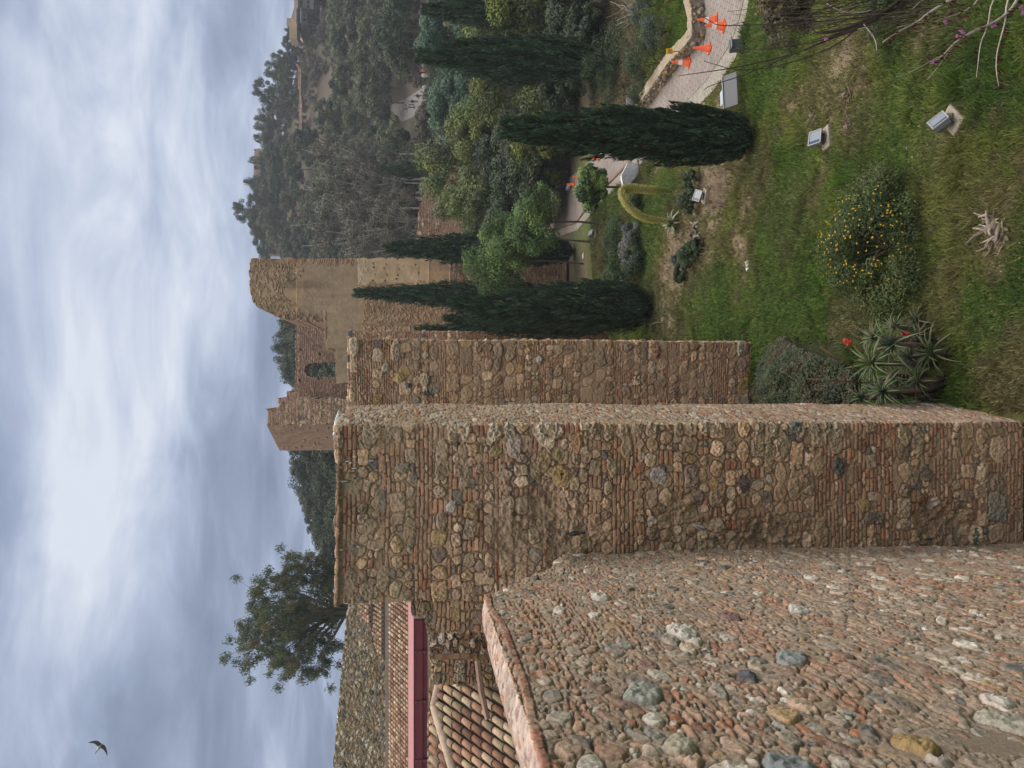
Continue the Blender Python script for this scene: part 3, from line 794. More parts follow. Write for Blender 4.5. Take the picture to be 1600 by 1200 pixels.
# wall that ties the towers together behind (seen only from the side)
pos, Wt = wrap_pos([(-2.4, 14.4), (-1.3, 24.3), (-.6, 43.9)], 0, 11.0, .1)
f = Field(Wt, 11.1, .06, 431, bulge=.1)
f.courses(.45, .04, 0, 11.0, hs=(.25, .5), pitch=.12, th_=.05)
field_mesh('linking_wall', f, pos, M_STONE, label='low stretch of fortress wall tying the buttress towers together', cat='wall')


# ------------------------------------------------------------------ great tower, platform and ruins behind
def paint_great(f):
    r = f.r
    X, Y = f.X, f.Y; H = f.H
    def Yv(v): return H - (v - 389) / 20.0       # 1 m = 20 px at 60 m
    def Xu(u): return (u - 600) / 20.0
    f.c[:] = np.array((.37, .27, .18)) * (.80 + .40 * fbm(X, Y, 1.1, 4, 5)[..., None])
    for i in range(5200):
        x, y = r.random() * f.W, r.random() * H
        up = y > Yv(455) + .8 * math.sin(x * 2); lowleft = (x < Xu(752)) and y < Yv(560)
        edge = x > Xu(784) and y > Yv(545)
        if edge: f.stamp(x, y, .16, .035, 5, .03, f.pick([(.30, .18, .125), (.33, .22, .15)]), 0, .2)
        elif up: f.stamp(x, y, r.uniform(.06, .15), r.uniform(.04, .08), 3, .04, f.pick([(.32, .25, .18), (.27, .2, .15), (.36, .29, .2), (.25, .17, .13)]), 0, .4)
        elif lowleft: f.stamp(x, y, r.uniform(.07, .14), r.uniform(.035, .07), 4, .05, f.pick([(.34, .245, .16), (.36, .28, .19), (.30, .20, .14)]), 0, .3)
    pale = ss(Yv(553), Yv(557), Y) * 0 + ((Y < Yv(553)) & (Y > Yv(662)) & (X > Xu(752) + .25 * (fbm(X, Y, 2, 3, 8) - .5) * 4))
    f.c[pale > 0] = np.array((.50, .385, .255)) * (.84 + .32 * fbm(X, Y, 1.6, 4, 9)[pale > 0][:, None])
    f.h[pale > 0] = .03
    g = (Y < Yv(470)) & (Y > Yv(553)) & (f.h < .02)
    f.c[g] = np.array((.35, .265, .19)) * (.88 + .24 * fbm(X, Y, 1.3, 4, 19)[g][:, None])
    for vv in (577, 594, 612, 645):
        for k in range(5):
            x = Xu(760 + k * 8.5 + r.normal() * 1.8); f.hole(x, Yv(vv + r.normal() * 1.6), r.uniform(.035, .06), .3)
            pass
        q = (np.abs(Y - Yv(vv)) < .03) & (X > Xu(755)); f.c[q] *= .75
    for k in range(30):
        x, y = Xu(r.uniform(755, 792)), Yv(r.uniform(553, 566)); f.stamp(x, y, .18, .05, 3, .05, (.46, .42, .37), 0, .5)
    f.c *= (.84 + .32 * fbm(X * 3.2, Y * .35, 1.0, 4, 33))[..., None] * (.88 + .24 * fbm(X, Y, .5, 3, 35))[..., None] * np.array((1.05, 1.0, .93))
    f.h += .05 * (fbm(X, Y, 1.6, 4, 36) - .5)
    # long dark damp stain and broken brick along the ragged left edge
    q = ss(1.2, .3, np.hypot((X - Xu(752)) / .45, (Y - Yv(475)) / 2.3) + .6 * f.E); f.c *= (1 - .32 * q[..., None])
    q = ss(Xu(716), Xu(700), X) * (Y > Yv(505)); f.c = f.c * (1 - .6 * q[..., None]) + np.array((.25, .16, .115)) * .6 * q[..., None]
    f.h += .22 * (fbm(X, Y, .8, 3, 88) - .5) * (Y > Yv(460)) + .25 * q * (fbm(X, Y, 4, 3, 90) - .5)


GT = [(797, 404), (797, 391), (770, 389), (742, 391), (729, 396), (721, 402), (715, 412), (709, 424), (702, 437), (699, 450), (697, 463), (697, 505), (669, 506), (669, 499), (655, 500), (655, 524), (600, 524), (600, 722), (797, 722)]
gt = empty('great_tower', (6, 61, 0), label='big ragged stepped tower with pale plaster patch and rows of putlog holes, behind the cypresses', cat='tower')
o = relief('stonework', GT, 60.0, 6.5, .05, paint_great, .12, seed=501); at_origin(o, gt)


def paint_small(pb=.4, bricks=BRICK, stones=STONE, amp=.06, hs=(.25, .5), pitch=.12, th_=.045, wash=.4, odd=.1):
    def g(f):
        f.courses(pb, amp, 0, f.H, odd=odd, bricks=bricks, stones=stones, hs=hs, pitch=pitch, th_=th_); f.weather(wash, .4, .62, .08)
    return g


o = relief('stonework', [(797, 718), (797, 760), (600, 760), (600, 718)], 59.9, 5, .06, paint_small(), .02, seed=502); o.name = 'plinth'; at_origin(o, gt)
pw = empty('terrace_wall', (6, 56, 0), label='brick terrace wall with pale stone ledge at the foot of the great tower', cat='wall')
o = relief('stonework', [(640, 702), (818, 702), (818, 885), (640, 885)], 57.0, 1.2, .05, paint_small(.5, bricks=[(.24, .15, .11), (.27, .17, .13)], wash=.6), .05, seed=503); at_origin(o, pw)
mb = MB(); a = Wp(640, 699, 56.9); b = Wp(818, 699, 56.9)
mb.box((a.x + b.x) / 2, 57.4, a.z, b.x - a.x, 1.6, .26, (.34, .30, .25), bev=.04)
mb.build('ledge', M_CONC, pw)
mb = MB(); r_ = random.Random(5)
for k in range(13):
    u = 645 + k * 14 + r_.uniform(-3, 3); p = Wp(u, 690, 57.4)
    mb.box(p.x, 57.4, a.z + .3, r_.uniform(.4, .65), .5, r_.uniform(.3, .5), (.32 * r_.uniform(.8, 1.1), .26, .19), bev=.12)
mb.build('edging_stones', M_CONC, pw)


def paint_brickruin(f):
    f.courses(.92, .05, 0, f.H, pitch=.11, th_=.045, bricks=[(.24, .145, .11), (.27, .16, .12), (.21, .135, .105)])
    f.weather(.3, .4, .6, .1, (.27, .19, .145))
    for (u, v) in [(652, 470), (645, 498), (605, 468), (608, 496)]:
        f.hole((u - 556) / 14.4, f.H - (v - 459) / 14.4, .13, .3)


aw_ = [(556, 459), (600, 460), (640, 461), (696, 462), (702, 470), (702, 600), (633, 600), (633, 492), (631, 483), (626, 477), (620, 476), (614, 480), (612, 487), (612, 600), (556, 600)]
o = relief('arched_wall', aw_, 83.0, 2.6, .07, paint_brickruin, .06, seed=601, label='ruined dark brick wall pierced by one tall round-headed arch', cat='wall')
rt = empty('ruined_tower', (-4.5, 82, 0), label='broken square tower left of the arched wall, one side smooth, one rough', cat='tower')
o = relief('broken_face', [(536, 417), (561, 415), (561, 433), (571, 436), (575, 452), (580, 470), (576, 600), (534, 600)], 79.0, 5, .07, paint_small(.25, hs=(.2, .5), wash=.5), .35, seed=603); at_origin(o, rt)
# smooth face turning away to the left
a, b = Wp(537, 415, 79.0), Wp(496, 436, 88.0)
pos, Wt = wrap_pos([(b.x, b.y), (a.x, a.y)], 5, 1.0, .05)
f = Field(math.hypot(b.x - a.x, b.y - a.y), 1, .5, 605)
f = Field(math.hypot(b.x - a.x, b.y - a.y), a.z - 5, .08, 605, mortar=(.30, .215, .16), bulge=.05)
f.c *= (.78 + .44 * fbm(f.X * 2.5, f.Y * .4, 1.0, 4, 3))[..., None] * np.array((1.12, 1.0, .88)); f.h += .12 * (fbm(f.X, f.Y, 1.2, 4, 8) - .5)
for k in range(60): f.stamp(f.r.random() * f.W, f.r.random() * f.H, .5, .09, 5, .05, (.26, .17, .12), 0, .3)
q = (np.abs(f.X - f.W * .62) < .8) & (f.Y < f.H - 13.5 + 0 * f.X) & (f.Y > f.H - 30); q &= (np.hypot((f.X - f.W * .62) / .8, np.maximum(0, f.Y - (f.H - 15)) / 1.4) < 1)
f.h[q] -= .35; f.c[q] *= .6


def pos_s(X, Y):
    t = X / f.W; bx = b.x + (a.x - b.x) * t; by = b.y + (a.y - b.y) * t
    n = Vector((a.y - b.y, -(a.x - b.x), 0)).normalized(); top = b.z + (a.z - b.z) * t
    D = np.zeros(X.shape + (3,)); D[..., 0] = n.x; D[..., 1] = n.y
    return np.stack([bx, by, 5 + Y / f.H * (top - 5)], -1), D


at_origin(field_mesh('smooth_face', f, pos_s, M_FARST), rt)
at_origin(prism('tower_body', [Vector((b.x, b.y + .1, 5)), Vector((a.x, a.y + .25, 5)), Vector((a.x + 1.4, 80, 5)), Vector((a.x + 1.4, 88.3, 5))], b.z - 5.6, M_FARST, (.29, .21, .16), dirv=(0, 0, 1)), rt)
relief('castle_stub', [(566, 433), (578, 434), (580, 445), (590, 450), (590, 540), (566, 540)], 95, 3, .12, paint_small(.4), .2, seed=611, label='small broken wall stub peeping up behind the ruined tower', cat='wall')

# rubble garden wall and viewpoint walls further right
relief('rubble_wall', [(806, 650), (842, 651), (872, 654), (905, 664), (960, 690), (960, 770), (806, 790)], 92.0, 1.6, .07, paint_small(.5, bricks=[(.30, .15, .10), (.26, .14, .1)], stones=[(.40, .33, .25), (.28, .17, .12), (.45, .40, .33), (.22, .15, .12)], hs=(.2, .4)), .15, seed=621,
       label='reddish rubble wall behind the cypress and the rounded green trees', cat='wall')
relief('parapet_wall', [(1020, 674), (1120, 672), (1180, 672), (1180, 700), (1020, 702)], 112.0, .8, .10, paint_small(.2), .03, seed=622, label='brown parapet wall in front of the strollers on the hill road', cat='wall')
relief('zigzag_wall', [(838, 448), (858, 448), (874, 449), (874, 456), (868, 457), (868, 463), (858, 464), (858, 470), (838, 474)], 216.0, 2, .12, paint_small(.3, stones=[(.36, .29, .21), (.33, .26, .19)], hs=(.4, .8), pitch=.25, th_=.11), .15, seed=623, label='short stepped tan wall half way up the hill above the grey trees', cat='wall')
relief('hillside_wall', [(800, 413), (852, 408), (852, 425), (800, 440)], 255.0, 2, .2, paint_small(.3, stones=[(.34, .24, .18)], hs=(.4, .8), pitch=.3, th_=.13), .2, seed=624, label='reddish hilltop wall beside the great tower', cat='wall')
ct = empty('hilltop_castle', (75, 264, 60), label='tan hilltop castle wall on the skyline with small cypress beside it', cat='castle')
o = relief('long_wall', [(900, 396), (922, 397), (922, 408), (925, 422), (900, 420)], 258.0, 4, .2, paint_small(.1, stones=[(.38, .31, .22), (.36, .29, .2)], hs=(.5, 1.), wash=.6), .2, seed=625); at_origin(o, ct)
o = relief('tower_block', [(922, 395), (968, 397), (968, 412), (940, 418), (922, 418)], 256.0, 5, .2, paint_small(.1, stones=[(.40, .33, .24), (.38, .31, .22)], hs=(.5, 1.), wash=.6), .2, seed=626); at_origin(o, ct)
relief('castle_rampart', [(968, 412), (1040, 422), (1040, 428), (968, 420)], 262.0, 3, .25, paint_small(.1, hs=(.5, 1)), .2, seed=627, label='low rampart on the skyline to the right of the hilltop castle', cat='wall')
relief('road_wall', [(975, 467), (1095, 465), (1100, 461), (1100, 466), (1092, 471), (975, 473)], 214.0, 1.0, .25, paint_small(.1, hs=(.5, 1)), .1, seed=628, label='long thin tan retaining wall of the hillside road', cat='wall')

# hilltop hotel at the far right
M_ROOFF = mat('far_roof', 0.9, base=(.30, .20, .15), noise=.2, nscale=.8)
hb = empty('hilltop_hotel', (118, 232, 48), label='long tan hotel with shallow roof and glazed balconies on the far hilltop', cat='building')
def P_(u, v, y): return Wp(u, v, y)
def wall_px(name, u0, u1, v0, v1, y, t, m_, c, parent, **k):
    a, b = P_(u0, v1, y), P_(u1, v0, y); mb = MB(); mb.box((a.x + b.x) / 2, y + t / 2, (a.z + b.z) / 2, abs(b.x - a.x), t, abs(b.z - a.z), c, bev=.03)
    return mb.build(name, m_, parent, **k)
def W_(*a, **k): 
    o = wall_px(*a, **k); at_origin(o, hb) if o.parent is None or o.parent == hb else None
    return o
for (n, u0, u1, v0, v1, y, t, c) in [('wall', 1186, 1260, 464, 490, 230, 12, (.27, .24, .19)), ('wall', 1162, 1186, 462, 480, 231, 10, (.26, .22, .17)), ('terrace', 1140, 1166, 452, 464, 229, 5, (.40, .30, .19)), ('tower', 1160, 1172, 448, 463, 232, 6, (.33, .25, .18)), ('balcony_slab', 1164, 1190, 462, 463, 227, 3, (.5, .5, .5)), ('balcony_slab', 1166, 1188, 469.5, 470.5, 227, 3, (.5, .5, .5)), ('cornice', 1186, 1262, 464, 465.3, 228, 3, (.5, .48, .46))]:
    o = wall_px(n, u0, u1, v0, v1, y, t, M_CONC, c, None); at_origin(o, hb)
for (u, v) in [(1191, 468), (1197, 468), (1203, 468), (1209, 468), (1191, 479), (1198, 479), (1206, 479), (1170, 465), (1176, 465), (1182, 465), (1170, 473), (1177, 473)]:
    o = wall_px('window', u - 2, u + 2, v, v + 4.5, 229.6 if u > 1186 else 230.7, .5, M_WINDOW, (.1, .1, .1), None); at_origin(o, hb)
pts = [P_(1190, 460, 230), P_(1262, 458, 230), P_(1262, 465, 230), P_(1160, 464, 230), P_(1172, 455, 230)]
at_origin(prism('roof', [pts[4], pts[0], pts[1], pts[2], pts[3]], 13, M_ROOFF, (.3, .2, .15)), hb)

# ------------------------------------------------------------------ roofs left of the tower
def tile_roof(name, x0, x1, y0, z0, y1, slope, keep=None, root=None, pitch=.19, length=.36, seed=1, **k):
    """barrel tiles: rows along x, running down toward the viewer (-y)"""
    r = random.Random(seed); mb = MB(); pv, pf, pc = [], [], []
    n = int((x1 - x0) / pitch); m = int((y1 - y0) / (length * math.cos(slope)) * 1.12)
    dn = Vector((0, -math.cos(slope), -math.sin(slope))); up = Vector((0, -math.sin(slope), math.cos(slope)))
    for i in range(n):
        x = x0 + (i + .5) * pitch
        for j in range(m):
            yy = y0 + j * length * .9 * math.cos(slope)
            if keep and not keep(x, yy): continue
            p = Vector((x + r.uniform(-.008, .008), yy, z0 + (yy - y0) * math.tan(slope))) + up * r.uniform(-.004, .006)
            w = pitch * .345
            c = r.choice([(.40, .24, .16), (.44, .30, .20), (.34, .19, .13), (.50, .38, .27), (.30, .17, .12), (.42, .26, .18), (.46, .36, .24)])
            k_ = r.uniform(.5, 1.1); c = tuple(q * k_ for q in c)
            V = []
            for (s, ww, lift) in ((0, w * .86, 0), (length, w * 1.06, .018)):
                for t in range(8):
                    a = math.pi * t / 7; V.append(p + dn * (s - length) * 1.0 + Vector((math.cos(a) * ww, 0, 0)) + up * (math.sin(a) * ww * .92 + lift))
            for t in range(8):
                a = math.pi * t / 7; V.append(p + Vector((math.cos(a) * w * .9, 0, 0)) + up * (math.sin(a) * w * .76 + .016))
            F = [(t, t + 1, 9 + t, 8 + t) for t in range(7)] + [(8 + t, 9 + t, 17 + t, 16 + t) for t in range(7)]
            mb.add(V, F, c)
    o = mb.build('tiles', M_TILE, root, smooth=True)
    d = MB(); a = Vector(((x0 + x1) / 2, (y0 + y1) / 2, z0 + (y1 - y0) / 2 * math.tan(slope)))
    V = []
    for xx in (x0, x1):
        for yy in (y0 - .02, y1):
            for dz in (-.18, -.05): V.append((xx, yy, z0 + (yy - y0) * math.tan(slope) + dz))
    d.add(V, [(0, 1, 3, 2), (4, 6, 7, 5), (0, 4, 5, 1), (2, 3, 7, 6), (1, 5, 7, 3), (0, 2, 6, 4)], (.10, .075, .06))
    if not keep: d.build('deck', M_CONC, root)
    return o


rf = empty('tile_roof', (-6.5, 13.5, 8.9), label='near weathered barrel tile roof tucked behind the wall top', cat='roof')
def under(x, y): return y < 14.55 - .75 * max(0, -6.16 - x) - .25 * max(0, x + 6.0)
at_origin(tile_roof('r', -8.4, -5.02, 12.10, 8.517, 14.7, R(30), under, seed=3), rf)
dk = prism('deck', [Vector((-8.6, 12.0, 8.40)), Vector((-5.0, 12.0, 8.40)), Vector((-5.0, 14.4, 9.78)), Vector((-6.1, 14.7, 9.95)), Vector((-8.6, 12.95, 8.95))], .12, M_CONC, (.07, .055, .045), dirv=(0, 0, -1)); at_origin(dk, rf)
mb = MB(); mb.tube([(-6.1, 14.66, 10.02), (-6.9, 14.05, 9.70), (-8.4, 12.9, 9.0)], [.09, .10, .10], 8, (.38, .30, .24)); mb.tube([(-6.1, 14.66, 10.02), (-5.5, 14.45, 9.90), (-5.05, 14.2, 9.78)], [.08, .08, .08], 8, (.36, .27, .21))
at_origin(mb.build('mortar_ridge', M_PLASTER, smooth=True), rf)
rf = empty('tile_roof', (-8.4, 14.6, 9.2), label='small strip of barrel tiles beyond the mortar hip of the near roof', cat='roof')
at_origin(tile_roof('r', -9.6, -6.35, 13.5, 9.25, 15.0, R(30), lambda x, y: y > 14.75 - .75 * max(0, -6.16 - x) , seed=4), rf)
rf = empty('tile_roof', (-15, 36, 11), label='long barrel tile roof above the dark red gutter', cat='roof')
at_origin(tile_roof('r', -21.5, -9.6, 34.9, 11.15, 37.4, R(23), seed=5, pitch=.22), rf)
for ch in [o for o in COL.objects if o.name.startswith('deck') and o.parent is None]: at_origin(ch, rf)
mb = MB(); mb.box(-15.5, 37.6, 11.9, 12.2, .3, 1.0, (.33, .27, .21), bev=.03); at_origin(mb.build('back_wall', M_PLASTER), rf)
for (lab, x0, x1, y0, z0, y1, apex) in [('upper small hipped tile roof against the tower and cobble wall', -13.2, -10.9, 42.0, 13.5, 44.4, -10.9), ('lower small hipped tile roof just above the long tile roof', -14.6, -10.6, 41.0, 12.76, 43.3, -10.6)]:
    rf = empty('tile_roof', (-12, y0, z0), label=lab, cat='roof')
    sl = (y1 - y0) / (x1 - x0)
    at_origin(tile_roof('r', x0, x1 + .6, y0, z0, y1, R(26), lambda x, y, x0=x0, sl=sl, y0=y0: y < y0 + .3 + (x - x0) * sl, seed=7, pitch=.24), rf)
    ta = math.tan(R(26)); dk = prism('deck', [Vector((x0, y0, z0 - .05)), Vector((x1 + .6, y0, z0 - .05)), Vector((x1 + .6, y1, z0 + (y1 - y0) * ta - .05)), Vector((x1, y1, z0 + (y1 - y0) * ta - .05))], .1, M_CONC, (.12, .09, .07), dirv=(0, 0, -1)); at_origin(dk, rf)

# dark red metal gutter / fascia
gu = empty('roof_gutter', (-6, 17, 10), label='long dark red metal gutter with pink sunlit top flange', cat='gutter')
RED = (.16, .028, .035)
mb = MB(); mb.box(-7.7, 17.1, 10.37, 5.0, .12, .20, RED, bev=.01); mb.box(-7.7, 17.13, 10.24, 5.0, .12, .14, RED, bev=.01)
at_origin(mb.build('fascia', M_METAL), gu)
for xx_ in (-9.6, -8.3, -7.0, -5.9):
    mb = MB(); mb.box(xx_, 17.028, 10.32, .07, .02, .31, (.13, .025, .03), bev=.004)
    for zz_ in (10.22, 10.32, 10.42): mb.box(xx_, 17.012, zz_, .02, .015, .02, (.25, .22, .20), bev=.004)
    at_origin(mb.build('joint_strip', M_METAL), gu)
mb = MB(); mb.add([(-10.3, 17.02, 10.475), (-4.6, 17.02, 10.475), (-4.6, 17.30, 10.60), (-10.3, 17.30, 10.60), (-10.3, 17.02, 10.46), (-4.6, 17.02, 10.46), (-4.6, 17.30, 10.585), (-10.3, 17.30, 10.585)], [(0, 1, 2, 3), (7, 6, 5, 4), (0, 4, 5, 1), (3, 2, 6, 7), (0, 3, 7, 4), (1, 5, 6, 2)], (.30, .115, .12))  # paler red puts the brightness of the sky-facing flange into its colour
at_origin(mb.build('top_flange', M_METAL), gu)
mc = empty('metal_canopy', (-17, 33, 11), label='dark ribbed metal canopy end in front of the long tile roof', cat='canopy')
mb = MB()
for k in range(40): mb.tube([(-17.0 + .0 - k * .07, 33.0, 11.42 + k * .008), (-17.0 - k * .07, 34.0, 11.8 + k * .008)], .03, 6, (.09, .045, .05))
mb.box(-18.2, 33.2, 11.27, 2.6, .1, .22, (.06, .035, .04)); at_origin(mb.build('ribbed_sheet', M_METAL), mc)


def paint_cobble(f):
    f.darts(9000, .17, .055, .05, pal=[(.44, .36, .26), (.38, .31, .23), (.34, .27, .19), (.24, .22, .19), (.52, .45, .36), (.62, .56, .48), (.38, .28, .18), (.14, .15, .14)], el=(.6, 1), brick=.1, flat=.8)
    f.weather(.25, .3, .66, .05, (.32, .25, .18))


relief('cobble_wall', [(266, 546), (240, 541), (190, 536), (120, 530), (60, 525), (0, 520), (-80, 516), (-80, 640), (266, 640)], 47.0, 1.5, .045, paint_cobble, .04, seed=701, label='dark wall of rounded cobbles behind the long tile roof', cat='wall')
relief('plastered_wall', [(-80, 668), (90, 667), (150, 670), (216, 668), (216, 790), (-80, 790)], 15.6, .5, .03, lambda f: f.darts(300, .09, .03, .02, brick=.3), .05, seed=702, label='low plastered wall with crumbling edge under the red gutter', cat='wall', mat_=M_PLASTER)
rp = empty('ruined_pier', (-4.2, 12.6, 8.5), label='crumbling stone pier against the left side of the nearest tower', cat='pier')
at_origin(relief('stonework', [(213, 666), (236, 664), (238, 642), (275, 640), (275, 830), (213, 830)], 12.34, 1.2, .014, lambda f: (f.courses(.3, .03, 0, f.H, stones=[(.33, .24, .13), (.30, .23, .14), (.27, .2, .14)], hs=(.13, .24)), f.weather(.4, .5, .55, .05)), .03, seed=703, mat_=M_STONE), rp)
rp = empty('ruined_pier', (-5.0, 12.9, 8.5), label='smaller broken stone pier beside the near tile roof', cat='pier')
at_origin(relief('stonework', [(130, 672), (172, 673), (172, 830), (128, 830)], 12.5, .22, .014, lambda f: (f.courses(.2, .03, 0, f.H, stones=[(.33, .24, .14), (.26, .21, .15)], hs=(.13, .24)), f.weather(.4, .5, .5, .06)), .03, seed=704, mat_=M_STONE), rp)
at_origin(relief('recess_back', [(165, 670), (222, 668), (222, 830), (165, 830)], 13.2, .4, .02, lambda f: (f.darts(400, .09, .03, .05, brick=.1), f.weather(.4, .8, .4, .08, (.16, .125, .1))), .03, seed=705, mat_=M_STONE), rp)
mb = MB(); mb.tube([Wp(168, 746, 12.3), Wp(120, 752, 12.2), Wp(76, 762, 12.0)], [.05, .05, .045], 6, (.30, .20, .16)); at_origin(mb.build('brick_ledge', M_PLASTER), rp)

# ------------------------------------------------------------------ foliage builders
def rdirs(r, n):
    v = r.normal(size=(n, 3)); return v / np.linalg.norm(v, axis=1, keepdims=True)


def leaf_quads(P, Nn, L, Wd, r, droop=None):
    """one pointed four-cornered leaf per point"""
    n = len(P)
    t = rdirs(r, n)
    if droop is not None: t = t * (1 - droop[..., None] if hasattr(droop, 'shape') else 1 - droop) + np.array([0, 0, -1.]) * droop
    a = t - Nn * (t * Nn).sum(1, keepdims=True); a /= np.linalg.norm(a, axis=1, keepdims=True) + 1e-9
    b = np.cross(Nn, a)
    L = np.broadcast_to(L, n)[:, None] * r.uniform(.7, 1.3, (n, 1)); Wd = np.broadcast_to(Wd, n)[:, None] * r.uniform(.7, 1.3, (n, 1))
    V = np.stack([P - a * L / 2, P + b * Wd / 2 - a * L * .05, P + a * L / 2 + Nn * L * .12, P - b * Wd / 2 - a * L * .05], 1).reshape(-1, 3)
    F = np.arange(4 * n).reshape(n, 4)
    return V, F


def crown(seed, n, rad, leaf, pal, clumps=30, cr=(.22, .38), low=-.55, droop=0.0, wide=.55, hollow=.5, tone=.28, asp=(.45)):
    r = np.random.default_rng(seed); rad = np.array(rad, float)
    d = rdirs(r, clumps * 3); d = d[d[:, 2] > low][:clumps]; k = len(d)
    rr = r.uniform(hollow, .88, (k, 1)) ** .8
    cc = d * rr * rad
    cs = r.uniform(*cr, k) * rad.mean()
    w = cs ** 2; w /= w.sum()
    ci = r.choice(k, n, p=w)
    dd = rdirs(r, n)
    P = cc[ci] + dd * (cs[ci] * r.uniform(.35, 1.0, n) ** .6)[:, None] * np.array([1, 1, .8])
    if droop: P[:, 2] -= droop * r.random(n) ** 2 * cs[ci]
    Nn = dd * .7 + rdirs(r, n) * wide + np.array([0, 0, .35]); Nn /= np.linalg.norm(Nn, axis=1, keepdims=True)
    V, F = leaf_quads(P, Nn, leaf, leaf * asp, r, droop)
    pal = np.array(pal); pc = pal[r.integers(len(pal), size=k)] * r.uniform(1 - tone, 1 + tone, (k, 1))
    C = pc[ci] * r.uniform(.7, 1.3, (n, 1)) * (1 + .06 * r.normal(size=(n, 3)))
    C = np.clip(C, .004, 1)
    return V, F, np.repeat(C, 4, 0), cc, cs


def make_tree(name, label, cat, seed, H, rad, zc, n, leaf, pal, mat_=None, trunk=.12, bark=(.12, .09, .07), group=None, limbs=9, lean=.06, **kw):
    """root at the foot; crown centre at height zc"""
    root = empty(name, label=label, cat=cat, group=group)
    V, F, C, cc, cs = crown(seed, n, rad, leaf, pal, **kw)
    V = V + np.array([0, 0, zc])
    o = np_mesh('crown', V, F, mat_ or M_LEAF, C, False, root)
    rd = random.Random(seed); mb = MB()
    fork = zc - rad[2] * .45
    base = [Vector((0, 0, -.15)), Vector((lean * H * .3, 0, fork * .5)), Vector((lean * H * .2, lean * H * .1, fork))]
    mb.tube([base[0], base[0] + Vector((0, 0, .3)), base[1], base[2]], [trunk * 1.35, trunk, trunk * .85, trunk * .7], 8, bark)
    for i in range(min(limbs, len(cc))):
        e = Vector(cc[i]) + Vector((0, 0, zc)); m = (base[2] + e) / 2 + Vector((rd.uniform(-.1, .1), rd.uniform(-.1, .1), -.05)) * H * .1
        mb.tube([base[2] - Vector((0, 0, .1)), m, e, e + (e - m) * .4], [trunk * .5, trunk * .32, trunk * .14, trunk * .05], 5, bark)
    mb.build('trunk', M_BARK, root, smooth=True)
    return root


def put(root, x, y, s=1.0, rz=None, z=None, sz=None):
    root.location = (x, y, th(x, y) if z is None else z)
    root.scale = (s, s, sz or s); root.rotation_euler = (0, 0, random.uniform(0, 6.28) if rz is None else rz)
    return root


